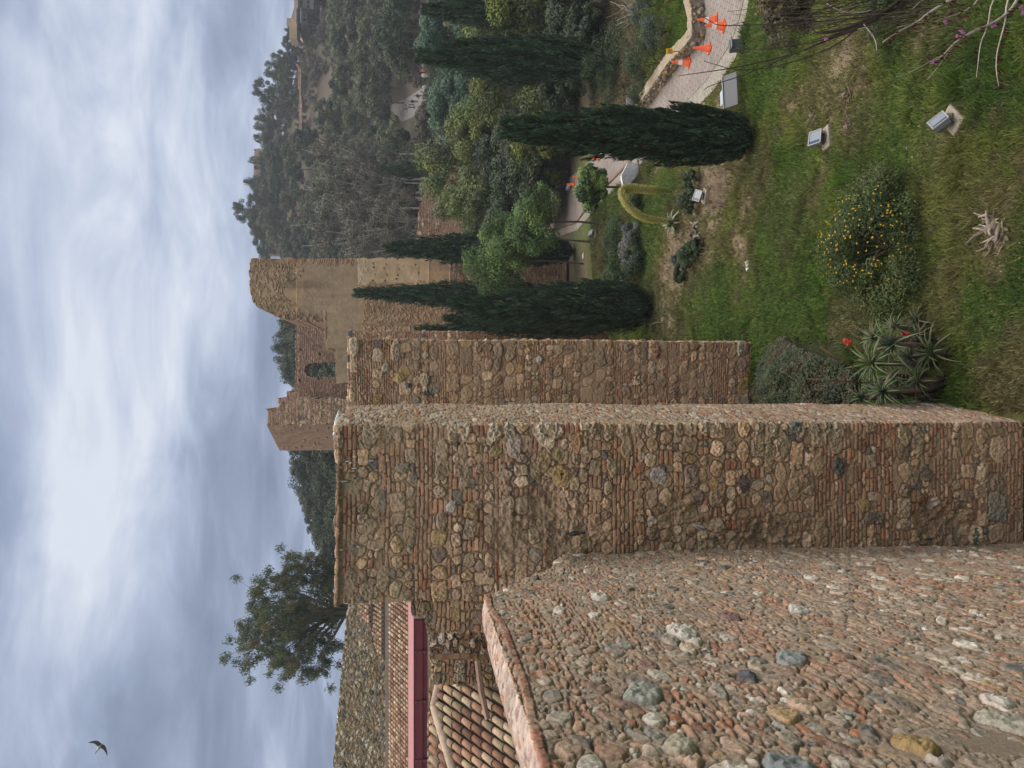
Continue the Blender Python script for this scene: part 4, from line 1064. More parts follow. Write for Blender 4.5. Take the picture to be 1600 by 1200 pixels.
def cypress(label, u, vtop, y, w, seed, base_v=None, n=9000, lean=0.0, pal=((.030, .055, .034), (.042, .072, .042), (.020, .036, .024)), name='cypress_tree', sl=.26, group='slim dark cypresses', tw=.42, pw=.9):
    b = Gp(u, base_v) if base_v else None
    top = Wp(u, vtop, y)
    x, yy = (b.x, b.y) if b else (top.x, y)
    if b: top = Wp(u, vtop, b.y)
    z = th(x, yy); H = top.z - z
    r = np.random.default_rng(seed)
    root = empty(name, (x, yy, z), label=label, cat='tree', group=group)

    def prof(t, a):
        p = np.where(t < tw, .62 + .38 * np.sin(np.clip(t / tw, 0, 1) * math.pi / 2), np.cos(np.clip((t - tw) / (1.02 - tw), 0, 1) * math.pi / 2) ** pw)
        p = p * ss(0, .035, t) ** .5
        a = np.mod(a - math.pi / 2, 2 * math.pi)
        return p * (.72 + .42 * vn(a * 1.5 + seed, t * H * .5, seed) + .22 * vn(a * 4, t * H * .8, seed + 2)) * w / 2
    t = 1 - r.random(n) ** .85; a = r.uniform(0, 6.283, n)
    am = np.mod(a - math.pi / 2, 2 * math.pi); pk = vn(am * w * 2.6, t * H * .9, seed + 4)
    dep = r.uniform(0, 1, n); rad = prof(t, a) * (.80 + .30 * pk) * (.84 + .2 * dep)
    P = np.stack([np.cos(a) * rad + lean * t * H, np.sin(a) * rad, .12 + t * (H - .12)], 1)
    K = int(26 * H); npl = int(n * .55); tk = 1 - r.random(K) ** .85; tk = np.clip(tk, .03, .95); ak = r.uniform(0, 6.283, K); lk_ = sl * r.uniform(1.6, 3.6, K)
    rk = prof(tk, ak) * r.uniform(.86, 1.0, K); ki = r.integers(K, size=npl); s_ = r.random(npl)
    ro = rk[ki] + lk_[ki] * s_ * .22 * (1 - .5 * tk[ki]); wd_ = sl * .38 * np.sin(np.clip(s_ * 2.6 + .4, 0, 3.0)) + .01
    P2 = np.stack([np.cos(ak[ki]) * ro, np.sin(ak[ki]) * ro, .12 + tk[ki] * (H - .12) + lk_[ki] * s_], 1) + rdirs(r, npl) * wd_[:, None] * .8
    P2[:, 0] += lean * P2[:, 2]; P2[:, 2] = np.minimum(P2[:, 2], H * 1.01)
    P[:npl] = P2; a[:npl] = ak[ki]; dep[:npl] = .35 + .65 * s_; t = np.clip(P[:, 2] / H, 0, 1); pk[:npl] = r.uniform(.25, 1, K)[ki]
    outd = np.stack([np.cos(a), np.sin(a), np.zeros(n)], 1)
    up = np.array([0, 0, 1.]) + outd * r.uniform(-.05, .42, (n, 1)) + .16 * r.normal(size=(n, 3)); up /= np.linalg.norm(up, axis=1, keepdims=True)
    side = np.cross(up, outd + .5 * r.normal(size=(n, 3))); side /= np.linalg.norm(side, axis=1, keepdims=True)
    L = sl * r.uniform(.5, 1.2, (n, 1)); Wd = sl * .26 * r.uniform(.6, 1.2, (n, 1))
    V = np.stack([P - up * L * .4, P + side * Wd / 2, P + up * L * .6 + outd * .02, P - side * Wd / 2], 1).reshape(-1, 3)
    pal = np.array(pal); cl = vn(am * 3, t * H * 1.3, seed + 9)
    C = pal[r.integers(len(pal), size=n)] * (.60 + .5 * cl + 1.5 * pk * dep)[:, None] * r.uniform(.75, 1.35, (n, 1))  # outer plume sprays lightened: lit highlights put into the leaf colour
    bn = r.random(n) < .05 + .10 * (vn(am * 2, t * H * .6, seed + 21) > .72); C[bn] = np.array((.085, .065, .04)) * r.uniform(.6, 1.2, (bn.sum(), 1))
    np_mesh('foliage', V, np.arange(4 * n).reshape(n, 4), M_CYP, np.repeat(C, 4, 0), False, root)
    # dense inner body
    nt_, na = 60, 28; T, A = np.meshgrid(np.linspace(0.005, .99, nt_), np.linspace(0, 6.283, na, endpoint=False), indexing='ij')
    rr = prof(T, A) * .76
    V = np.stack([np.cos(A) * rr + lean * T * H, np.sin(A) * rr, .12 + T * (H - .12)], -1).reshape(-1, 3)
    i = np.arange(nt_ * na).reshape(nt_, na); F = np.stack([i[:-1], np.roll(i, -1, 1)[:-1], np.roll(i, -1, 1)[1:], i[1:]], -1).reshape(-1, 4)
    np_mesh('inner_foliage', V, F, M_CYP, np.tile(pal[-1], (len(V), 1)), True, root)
    mb = MB(); mb.tube([(0, 0, -.2), (0, 0, .5)], [.16, .13], 8, (.09, .07, .055)); mb.build('trunk', M_BARK, root)
    return root


cypress('big dark cypress standing in the grass right of the arched agave', 985, 788, 24, 1.62, 31, base_v=1178, n=24000, sl=.21, tw=.25, pw=.66)
cypress('dark spreading cypress touching the corner of the second tower', 720, 706, 34, 2.1, 32, base_v=1018, n=22000, sl=.28, tw=.16, pw=1.05)
cypress('pointed cypress just behind the spreading one, before the great tower', 742, 556, 54.8, 1.6, 33, n=12000, sl=.34)
cypress('cypress against the right edge of the great tower', 813, 603, 54.6, 2.1, 34, n=12000, sl=.34)
cypress('sliver of a cypress peeping past the second tower edge', 686, 650, 52, 1.2, 35, n=6000, sl=.3)
cypress('tall broad cypress between the yellow green trees', 1115, 655, 41, 2.1, 36, n=20000, sl=.32, tw=.35)
cypress('cypress at the right end of the garden, upper half visible', 1188, 664, 50, 2.0, 37, n=12000, sl=.36)
cypress('tiny thin cypress on the slope above the round olive green tree', 935, 598, 105, 2.0, 38, n=2500, sl=.5)
cypress('dark small cypress rising beside the hilltop castle', 916, 382, 254, 3.2, 39, n=2500, sl=.6)
cypress('small cypress behind the spreading one, over the terrace wall', 700, 698, 43, 1.7, 40, n=6000, sl=.3)

G_OR = ((.060, .120, .028), (.090, .165, .036), (.040, .080, .020), (.13, .19, .05))
for (lab, u, vt, vb, w, sd, mass) in [('small round citrus tree on a thin bare trunk beside the agave', 905, 895, 1008, 66, 41, .62), ('middle bushy citrus tree with trunk in the gravel', 850, 790, 945, 112, 42, .66), ('left citrus tree nearest the dark cypresses', 788, 718, 912, 112, 43, .74), ('upper citrus tree crown merging with its two neighbours', 822, 748, 925, 92, 44, .66)]:
    b = Gp(u, vb); H = Wp(u, vt, b.y).z - b.z; cw = w / 1200 * b.y / 2; ch = H * mass / 2
    t = make_tree('citrus_tree', lab, 'tree', sd, H, (cw, cw, ch * .95), H - ch * .95, 13000, .14, G_OR, M_LEAFN, trunk=.07, clumps=48, cr=(.24, .40), tone=.5, hollow=.35, group='rounded bright green citrus trees', asp=.5)
    put(t, b.x, b.y, 1, 0, b.z)

# middle distance trees
P_OLV = ((.075, .115, .024), (.105, .145, .032), (.050, .085, .022), (.14, .16, .035))
P_BLU = ((.040, .095, .055), (.055, .12, .070), (.032, .075, .045))
P_YEL = ((.090, .125, .024), (.15, .18, .034), (.040, .065, .020), (.055, .065, .030))
P_DRK = ((.028, .052, .022), (.042, .072, .028), (.020, .038, .018))
MID = [('rounded olive green tree, largest crown in the middle of the garden edge', 935, 648, 78, 165, P_OLV, 51), ('olive green tree left of the largest one, before the rubble wall', 885, 688, 72, 120, P_OLV, 52),
       ('blue green tree below the parapet wall and strollers', 1035, 664, 84, 125, P_BLU, 53), ('blue green tree at the right edge beside the far cypress', 1160, 634, 82, 125, P_BLU, 54),
       ('yellowish loose tree with bare grey branches between two cypresses', 1150, 700, 56, 140, P_YEL, 55), ('yellowish thin leaved tree left of the broad cypress', 1045, 725, 58, 150, P_YEL, 56),
       ('green tree under the largest olive crown', 960, 745, 62, 130, P_DRK, 57), ('dark tree over the paved path bend', 905, 765, 58, 120, P_DRK, 58), ('low spreading tree hanging over the brown slope', 1010, 800, 54, 130, P_YEL, 59),
       ('low yellow green tree right of the broad cypress', 1155, 800, 50, 150, P_YEL, 60), ('dark tree behind the far right cypress', 1200, 740, 52, 140, P_DRK, 61), ('blue green tree behind the broad cypress tip', 1085, 690, 76, 110, P_BLU, 62),
       ('bushy tree between path and citrus trees', 862, 748, 62, 80, P_DRK, 63), ('dark low tree above the sign', 1090, 830, 47, 120, P_DRK, 64), ('olive tree right of the largest crown', 1000, 690, 70, 120, P_OLV, 65), ('yellow green tree filling the gap right of the broad cypress', 1165, 735, 50, 130, P_YEL, 66), ('dark bushy tree low between broad cypress and parapet', 1130, 865, 42, 110, P_DRK, 67), ('dark tree over the dead white branches', 1195, 845, 44, 120, P_DRK, 68), ('olive tree just behind the big cypress', 985, 765, 56, 120, P_YEL, 69), ('small yellowish tree beside the dark bend tree', 935, 800, 57, 90, P_OLV, 70)]
for (lab, u, vt, y, w, pal, sd) in MID:
    top = Wp(u, vt, y); z = th(top.x, y); H = top.z - z; cw = w / 1200 * y / 2 * 1.08; ch = min(H * .47, cw * 1.35)
    lf = .0042 * y
    sparse = pal is P_YEL
    t = make_tree('garden_tree', lab, 'tree', sd, H, (cw, cw, ch), H - ch, 17000 if not sparse else 12000, lf, pal, M_LEAFN, trunk=.16, clumps=60 if not sparse else 46, cr=(.18, .32), low=-.85, group='leafy trees at the garden edge', limbs=14, bark=(.20, .17, .15) if sparse else (.11, .09, .075), hollow=.35)
    put(t, top.x, y, 1, 0, z)

# prototypes for the hill
def hproto(name, lab, grp, seed, H, rx, n, leaf, pal, **kw):
    return make_tree(name, lab, 'tree', seed, H, (rx, rx, kw.pop('rz', rx * .75)), kw.pop('zc', H - rx * .72), n, leaf, pal, M_LEAF, group=grp, **kw)


P_H1 = ((.054, .074, .034), (.074, .092, .042), (.040, .060, .032)); P_H2 = ((.026, .052, .024), (.038, .066, .028), (.020, .040, .020))
P_H3 = ((.090, .075, .060), (.075, .066, .055), (.10, .085, .07)); P_PIN = ((.026, .046, .022), (.036, .058, .028), (.022, .038, .020), (.048, .066, .030)); P_GRY = ((.095, .092, .070), (.080, .082, .062), (.11, .105, .08))
g1, g2, g3 = 'grey green trees on the hillside', 'dark evergreen trees on the hillside', 'brownish leafless scrub on the hillside'
HP = [(hproto('hillside_tree', 'grey green rounded tree among many on the hillside', g1, 71, 6.0, 3.4, 2600, .42, P_H1, clumps=22, low=-.7), 0), (hproto('hillside_tree', 'grey green rounded tree among many on the hillside', g1, 72, 7.0, 3.0, 2400, .42, P_H1, clumps=18, low=-.8), 0),
      (hproto('evergreen_tree', 'dark evergreen tree among many on the hillside', g2, 73, 7.0, 3.0, 2600, .42, P_H2, clumps=20, low=-.7), 1), (hproto('evergreen_tree', 'dark evergreen tree among many on the hillside', g2, 74, 5.2, 2.8, 2400, .40, P_H2, clumps=18, low=-.8), 1),
      (hproto('scrub_bush', 'brownish scrub bush among many on the hillside', g3, 75, 3.0, 2.3, 1700, .34, P_H3, clumps=16, low=-.4, zc=1.3), 2), (hproto('scrub_bush', 'brownish scrub bush among many on the hillside', g3, 76, 2.6, 2.6, 1700, .34, P_H1, clumps=16, low=-.4, zc=1.0), 2)]
usedp = set(); rh = random.Random(99)
y = 124.0
while y < 264:
    u = 795 + rh.uniform(0, 20)
    while u < 1235:
        yy = y + rh.uniform(-3, 3); x = (u - 600) / 1200 * yy
        z = th(x, yy); v = 680 - (z - 10) / yy * 1200
        scr = (1040 < u < 1140 and 475 < v < 560) or (960 < u < 1060 and 455 < v < 540 and rh.random() < .6) or (yy < 165 and 1040 < u < 1110 and v > 640)
        step = rh.uniform(19, 29) * (200 / yy) ** .6
        u += step
        if (yy < 152 and 1008 < u < 1100 and v > 628) or (yy < 125 and u < 1125): continue
        if rh.random() < .03: continue
        low = u > 1128 and yy > 200
        if 970 < u < 1110 and 200 < yy < 214: continue
        if scr or low: k = rh.choice([4, 5, 4])
        else:
            k = rh.choice([0, 1, 0, 2, 3, 5] if v > 520 else [2, 3, 0, 3, 1, 4])
        pr = HP[k][0]; o = pr if k not in usedp else copy_tree(pr); usedp.add(k)
        s = rh.uniform(.8, 1.35) * (.9 if scr else 1.08); put(o, x, yy, s, rh.uniform(0, 6.28), z - .2, s * rh.uniform(.85, 1.15))
        zone = ('right beside the great tower' if u < 890 else 'below the hilltop castle' if u < 1000 else 'above the strollers' if u < 1110 else 'towards the hilltop hotel')
        row = 'on the top slope' if v < 470 else 'on the upper middle slope' if v < 520 else 'on the lower middle slope' if v < 580 else 'on the lowest slope'
        o['label'] = ('large ' if s > 1.2 else 'small ' if s < .98 else '') + ('grey green tree ', 'grey green tree ', 'dark evergreen tree ', 'dark evergreen tree ', 'brownish scrub bush ', 'low grey green bush ')[k] + row + ' ' + zone
    y += rh.uniform(7.0, 9.5)
for (u, y) in [(998, 121), (1006, 126), (1014, 122), (1022, 118), (1030, 113), (1045, 110), (1060, 109), (1075, 108), (990, 130), (1002, 134), (984, 124), (1100, 109), (1125, 108), (1150, 109), (1175, 108), (1205, 110), (975, 118), (1110, 127), (1130, 129), (1155, 127), (1180, 129), (1095, 132), (1115, 135), (1140, 136)]:
    o = copy_tree(HP[rh.choice([4, 5])][0]); x = (u - 600) / 1200 * y; s = rh.uniform(.5, .8) if y < 115 else rh.uniform(.8, 1.2); put(o, x, y, s, None, th(x, y) - .1)
    o['label'] = 'low scrub bush ' + ('below the parapet wall of the hill road' if y < 115 else 'beside the hill road, left of the strollers' if u < 1050 else 'behind the hill road, right of the strollers'); o['group'] = 'scrub along the hill road'
# grey slender trees with pale trunks in front of the hill, right of the great tower
g4 = 'tall grey trees right of the great tower'
gp = [hproto('eucalyptus_tree', 'tall greyish tree with pale trunk in the stand right of the great tower', g4, 81 + i, 15, 3.6, 3800, .30, P_GRY, rz=5.8, zc=9.4, clumps=34, cr=(.16, .28), bark=(.42, .40, .36), trunk=.17, low=-.9, limbs=16, hollow=.3) for i in range(2)]
for i, (u, vt, y) in enumerate([(830, 470, 108), (862, 462, 112), (893, 470, 116), (905, 505, 108), (845, 520, 100), (875, 528, 104), (815, 540, 98), (925, 500, 118), (918, 560, 106), (855, 575, 98), (830, 590, 96), (890, 590, 100), (950, 470, 122), (960, 560, 120)]):
    o = gp[i % 2] if i < 2 else copy_tree(gp[i % 2]); top = Wp(u, vt, y); z = th(top.x, y); put(o, top.x, y, (top.z - z) / 15, None, z)
    o['label'] = 'greyish pale trunked tree, ' + ('top row' if vt < 480 else 'second row' if vt < 545 else 'lowest row') + ' of the stand, ' + ('touching the great tower' if u < 850 else 'in its middle' if u < 900 else 'at its far end')
# pines left of the ruined tower, behind the arch and on the skyline
g5 = 'dark pines on the ridge left of the ruined tower'
pp = [hproto('pine_tree', 'dense dark pine in the row left of the ruined tower', g5, 91 + i, 10, 4.2, 5200, .34, P_PIN, clumps=40, cr=(.16, .27), low=-.6, rz=3.4, zc=6.6, trunk=.2, bark=(.14, .10, .08), limbs=12) for i in range(3)]
SK = [(488, 447, 132), (474, 455, 128), (458, 452, 136), (440, 462, 130), (425, 460, 138), (412, 474, 128), (395, 472, 136), (380, 484, 126), (366, 488, 134), (350, 498, 126), (335, 505, 132), (318, 515, 128), (300, 520, 130), (465, 480, 118), (445, 490, 112), (420, 496, 115), (392, 502, 112), (368, 510, 110), (480, 492, 108), (345, 520, 108), (500, 470, 122), (435, 505, 100), (405, 512, 98)]
for i, (u, vt, y) in enumerate(SK):
    o = pp[i % 3] if i < 3 else copy_tree(pp[i % 3]); o['label'] = 'dark pine left of the ruined tower, ' + ('close to it' if u > 450 else 'mid row' if u > 390 else 'near the airy tree') + (', on the skyline' if y > 122 else ', front row')
    o['group'] = g5;  top = Wp(u, vt, y); z = th(top.x, y); s = rh.uniform(.95, 1.15); put(o, top.x, y, s, None, z - .2, max(.5, (top.z - z + .2) / 10))
g6 = 'pines seen over the arched wall'
for i, (u, vt, y) in enumerate([(690, 428, 150), (676, 436, 146), (662, 424, 150), (648, 432, 142), (632, 428, 148), (618, 436, 142), (604, 445, 150), (592, 452, 140), (580, 462, 146), (640, 450, 126), (620, 478, 120), (665, 450, 128), (605, 470, 128), (700, 440, 138), (628, 500, 112)]):
    o = copy_tree(pp[i % 3]); o['label'] = ('dark pine seen through the arch of the brick wall' if vt > 475 else 'dark pine showing over the arched brick wall, ' + ('near the great tower' if u > 650 else 'above the arch' if u > 604 else 'near the ruined tower')); o['group'] = g6
    top = Wp(u, vt, y); z = th(top.x, y); s = rh.uniform(.8, 1.0); put(o, top.x, y, s, None, z - .2, max(.5, (top.z - z + .2) / 10))
SKY = [(872, 360, 238, 'tallest airy pine breaking the skyline right of the great tower', 1.0, 0), (858, 384, 236, 'dark rounded pine under the tallest skyline pine', 1.05, 1), (886, 386, 240, 'dark pine right of the tallest skyline pine', .95, 2), (842, 392, 240, 'skyline pine nearest the great tower', .8, 0), (835, 420, 228, 'dark pine low beside the reddish hilltop wall', .9, 1), (862, 412, 222, 'dark pine below the skyline cluster', .9, 2),
       (1062, 391, 246, 'airy umbrella pine on the skyline, right of the castle', .95, 0), (1092, 410, 244, 'second airy pine on the skyline towards the hotel', .8, 1), (1110, 422, 240, 'small round skyline tree before the hotel', .6, 2), (1135, 438, 236, 'dark skyline tree touching the hotel terrace', .75, 0), (1008, 394, 250, 'dark clump pine right of the castle block', .8, 1), (1022, 402, 248, 'lower dark pine right of the castle block', .7, 2), (985, 393, 252, 'small dark skyline pine on the castle block end', .45, 0), (950, 386, 254, 'tiny pale treetop above the castle block', .35, 1), (1150, 444, 235, 'round dark tree by the hotel tower', .6, 1), (895, 398, 244, 'dark tree leaning on the castle wall', .6, 1)]
for i, (u, vt, y) in enumerate([(975, 410, 248), (998, 412, 246), (1040, 408, 247), (1050, 420, 243), (1078, 425, 243), (1103, 436, 240), (1120, 445, 236), (1085, 440, 232), (1030, 425, 236), (1060, 438, 230), (905, 415, 240), (930, 422, 240), (950, 424, 238), (968, 420, 243), (828, 436, 224), (872, 398, 232)]): SKY.append((u, vt, y, 'dark filler pine number of the ridge', .75, i % 3))
for i, (u, vt, y, lab, s, k) in enumerate(SKY):
    if lab.startswith('dark filler'): lab = 'dark pine on the ridge just below the skyline, ' + ('beside the great tower' if u < 890 else 'under the hilltop castle' if u < 975 else 'right of the castle' if u < 1055 else 'before the hotel')
    o = copy_tree(pp[k]); o['label'] = lab; o['group'] = 'pines on the skyline'; top = Wp(u, vt, y); z = th(top.x, y); put(o, top.x, y, s, None, z - .2, max(.35, (top.z - z + .2) / 10))

# big airy tree behind the cobble wall
P_EU = ((.080, .115, .050), (.105, .130, .050), (.060, .090, .045), (.14, .12, .055))
root = empty('eucalyptus_tree', label='big airy tree against the sky, left, behind the cobble wall', cat='tree')
ye = 64.0; sc_ = ye / 1200; r_ = np.random.default_rng(123); mb = MB(); LV, LF, LC = [], [], []; nb = 0
foot = Wp(262, 640, ye); root.location = (foot.x, ye, th(foot.x, ye))
org = Vector(root.location)
fork = Wp(248, 570, ye) - org
mb.tube([(0, 0, -.3), Vector((.3, .1, fork.z * .5)), fork], [.5, .42, .34], 8, (.13, .11, .09))
tips = [(205, 378, 1), (188, 368, -1), (225, 400, 0), (250, 420, 1.5), (170, 402, 0), (158, 420, 1), (300, 425, 0), (285, 405, -1), (314, 452, 1), (322, 480, 0), (265, 440, -1), (230, 372, 1), (200, 440, 1), (175, 455, -1), (215, 470, 0), (155, 470, 0), (158, 492, 1), (240, 480, 1), (280, 470, 1), (300, 500, 0), (255, 505, -1), (305, 510, 0), (170, 500, -1), (195, 410, -2), (270, 385, 0), (310, 470, -1), (185, 425, 2), (240, 445, 2), (150, 450, 0), (160, 435, 2), (225, 425, -2), (285, 440, 2), (262, 470, 2), (205, 500, 0), (190, 385, 1), (225, 455, 1), (245, 395, -1)]
for (u, v, dy) in tips:
    e = Wp(u, v, ye + dy * 1.6) - org; m = fork + (e - fork) * .5 + Vector((r_.normal() * .3, r_.normal() * .4, .5 + r_.random() * .6))
    q1 = fork + (m - fork) * .45 + Vector((-(m.x - fork.x) * .22, 0, .5))
    mb.tube([fork - Vector((0, 0, .3)), q1, m, m + (e - m) * .5 + Vector((0, 0, .2)), e], [.17, .12, .075, .045, .015], 5, (.13, .11, .09))
    for j in range(11):
        bb = np.array(e) * (1 - .32 * (j % 3) / 2) + np.array(m) * .32 * (j % 3) / 2
        c = bb + np.clip(r_.normal(size=3), -1.5, 1.5) * np.array([.95, .9, .75]) - np.array([0, 0, .2]); n = 125
        dd = rdirs(r_, n); P = c + dd * (r_.uniform(.1, .5, n))[:, None] + np.array([0, 0, -.25]) * r_.random((n, 1))
        Nn = rdirs(r_, n); V, F = leaf_quads(P, Nn, .23, .07, r_, .55)
        LV.append(V); LF.append(F + nb); nb += len(V); pc = np.array(P_EU[r_.integers(4)]); LC.append(np.repeat(pc * r_.uniform(.7, 1.3, (n, 1)), 4, 0))
        mb.tube([m + (e - m) * r_.uniform(.4, 1), Vector(c)], [.02, .008], 4, (.12, .10, .085), cap=False)
np_mesh('crown', np.concatenate(LV), np.concatenate(LF), M_LEAFN, np.concatenate(LC), False, root)
mb.build('trunk', M_BARK, root, smooth=True)

# ------------------------------------------------------------------ shrubs and beds in the garden
def shrub(name, label, u, v, w_px, h_px, pal, seed, n=3000, leaf=.07, group=None, cat='shrub', yscale=1.0, base_v=None, **kw):
    b = Gp(u, v); rx = w_px / 1200 * b.y / 2; H = h_px / 1200 * b.y
    t = make_tree(name, label, cat, seed, H, (rx, rx * yscale, H * .55), H * .45, n, leaf, pal, M_LEAFN, trunk=.03, clumps=26, low=-.35, group=group, limbs=6, **kw)
    put(t, b.x, b.y, 1, 0, b.z); return t


P_SH = ((.035, .065, .024), (.050, .085, .030), (.028, .050, .022)); P_SB = ((.055, .085, .065), (.075, .105, .085)); P_HEA = ((.16, .17, .17), (.08, .10, .085), (.11, .12, .12))
gs = 'garden shrubs'
for a in [('dense green shrub right above the sign, on top of the wall', 1100, 1040, 60, 75, P_SH, 131), ('bluish green shrub on the wall top right of the sign', 1150, 1050, 55, 55, P_SB, 132), ('dark round shrub left of the sign', 1065, 985, 60, 60, P_DRK, 133), ('tall dark shrub under the broad cypress', 1100, 985, 80, 85, P_DRK, 134),
          ('grey leaved shrub at the right edge above the wall', 1190, 1035, 60, 60, P_SB, 135), ('small dark shrub in the rockery beside the floodlight', 918, 1095, 34, 30, P_DRK, 136), ('dark shrub of the rockery right of the agave', 884, 1092, 42, 34, P_DRK, 137), ('flat dark cushion plant left of the dead wood', 815, 1100, 34, 18, P_DRK, 145), ('small grey green plant at the front of the bed', 795, 1068, 26, 18, P_SB, 146), ('tiny bright green tuft in the planted bed', 800, 1083, 16, 12, P_OLV, 147), ('rounded dark shrub behind the arched flower stalk', 880, 1006, 34, 30, P_DRK, 138),
          ('low rockery shrub left of the agave', 800, 1090, 45, 30, P_SH, 139), ('spreading green shrub behind the yellow sign', 1135, 1020, 90, 80, P_SH, 142), ('dark shrub mound at the foot of the broad cypress', 1085, 960, 100, 80, P_DRK, 143), ('dark shrub at the wall end near the blank board', 1062, 1020, 60, 46, P_SH, 144), ('little rockery bush at the left end of the bed', 775, 1075, 36, 24, P_DRK, 140), ('dark small bush hugging the path corner', 833, 790, 34, 28, P_DRK, 141)]:
    shrub('garden_shrub', *a, group=gs, n=3200, leaf=.075)
gh = 'hedge bushes of the sunken bed'
for i, (lab, u, v, w, h, pal) in enumerate([('needle leaved green hedge bush, rightmost of the hedge', 838, 982, 60, 40, P_SH), ('silver grey heather like bush in the middle of the hedge', 808, 1000, 60, 34, P_HEA), ('dark green bush in front of the grey one', 800, 1005, 70, 28, P_DRK), ('green hedge bush left of the grey one', 785, 985, 55, 44, P_SH), ('dark hedge bush touching the spreading cypress', 762, 1000, 60, 44, P_DRK), ('silver bush beside the flower arch', 838, 1000, 46, 28, P_HEA), ('green hedge bush behind the silver ones', 812, 970, 60, 34, P_SH), ('leftmost green hedge bush', 765, 978, 50, 40, P_SH)]):
    shrub('hedge_bush', lab, u, v, w, h, pal, 150 + i, group=gh, n=3000, leaf=.09)

# big bush with yellow flowers
fb_ = empty('flowering_bush', label='big rounded bush sprinkled with small yellow flowers', cat='bush')
b = Gp(815, 1395); fb_.location = b
r_ = np.random.default_rng(160); rx, ry, rz = 1.60, 1.5, 1.35
Vv, Ff, Cc, cc, cs = crown(161, 26000, (rx, ry, rz), .075, ((.042, .072, .020), (.060, .095, .026), (.030, .050, .016), (.085, .10, .032)), clumps=60, cr=(.14, .36), low=-.12, hollow=.42, asp=.35)
Vv[:, 2] += .12
np_mesh('foliage', Vv, Ff, M_LEAFN, Cc, False, fb_)
n = 270; d = rdirs(r_, 170); d = d[(d[:, 2] > .12) & (d[:, 0] > -.55)]; d = d[r_.integers(len(d), size=n * 2)] + r_.normal(size=(n * 2, 3)) * .16; d /= np.linalg.norm(d, axis=1, keepdims=True); d = d[(d[:, 2] > .05) & (d[:, 0] > -.6) & (d[:, 1] + .3 * d[:, 0] < .75)][:n]; n = len(d)
P = d * np.array([rx, ry, rz]) * r_.uniform(.92, 1.08, (n, 1)); P[:, 2] += .12
FV, FF, k0 = [], [], 0
for s in range(5):
    a = s * 6.283 / 5; t1_ = np.cross(d, np.array([0, 0, 1.])); t1_ /= np.linalg.norm(t1_, axis=1, keepdims=True); t2_ = np.cross(d, t1_)
    dr = t1_ * math.cos(a) + t2_ * math.sin(a); pr_ = -t1_ * math.sin(a) + t2_ * math.cos(a); q = .021
    FV.append(np.stack([P, P + dr * q * .6 + pr_ * q * .35 + d * .008, P + dr * q + d * .012, P + dr * q * .6 - pr_ * q * .35 + d * .008], 1).reshape(-1, 3)); FF.append(np.arange(4 * n).reshape(n, 4) + k0); k0 += 4 * n
FVv = np.concatenate(FV)
np_mesh('flowers', FVv, np.concatenate(FF), mat('petals', .6, base=(.50, .30, .03), spec=.2), None, False, fb_, kind='stuff')
mb = MB()
for i in range(9): a = i * .7; mb.tube([(0, 0, -.1), (math.cos(a) * .3, math.sin(a) * .3, .4), (math.cos(a) * .8, math.sin(a) * .8, .8)], [.03, .02, .01], 5, (.10, .08, .06))
mb.build('stems', M_BARK, fb_)

# ivy mound in the corner between the towers
iv = empty('ivy_mound', label='dark ivy like creeper heaped between the two towers', cat='creeper'); b = Gp(612, 1250); iv.location = (b.x, b.y, b.z)
r_ = np.random.default_rng(171)
n = 34000; x = r_.uniform(-1.3, 1.6, n); y = r_.uniform(-3.2, 3.6, n); hh = .95 * np.exp(-(x + .5) ** 2 / 1.3 - (y + .4) ** 2 / 4.0) * (.2 + 1.6 * fbm(x, y, 1.7, 4, 5)) + .1
keep = (hh > .22) & ((x * 1.0 - .25 * y) < .95 + .4 * (fbm(x, y, 1.2, 2, 3) - .5)); x, y, hh = x[keep], y[keep], hh[keep]; n = len(x)
P = np.stack([x, y, hh * r_.uniform(.75, 1.06, n) + r_.random(n) ** 4 * .12], 1); Nn = rdirs(r_, n) * .6 + np.array([.2, -.3, .9]); Nn /= np.linalg.norm(Nn, axis=1, keepdims=True)
V, F = leaf_quads(P, Nn, .075, .045, r_)
pc = np.array([(.040, .058, .028), (.055, .075, .034), (.075, .070, .040), (.030, .045, .024)]); cl = fbm(x, y, 1.5, 3, 44)
C = pc[np.clip((cl * 6 - 1.4).astype(int), 0, 3)] * r_.uniform(.6, 1.4, (n, 1))
np_mesh('foliage', V, F, M_LEAFN, np.repeat(C, 4, 0), False, iv)
gxx, gyy = np.meshgrid(np.linspace(-1.3, 1.5, 40), np.linspace(-3, 3.5, 60)); zz = .95 * np.exp(-(gxx + .5) ** 2 / 1.3 - (gyy + .4) ** 2 / 4.0) * (.2 + 1.6 * fbm(gxx, gyy, 1.7, 4, 5)) * .85 - .12
i = np.arange(2400).reshape(60, 40); np_mesh('leaf_litter', np.stack([gxx, gyy, zz], -1).reshape(-1, 3), np.stack([i[:-1, :-1], i[:-1, 1:], i[1:, 1:], i[1:, :-1]], -1).reshape(-1, 4), M_GROUND, np.tile((.035, .04, .02), (2400, 1)), True, iv)


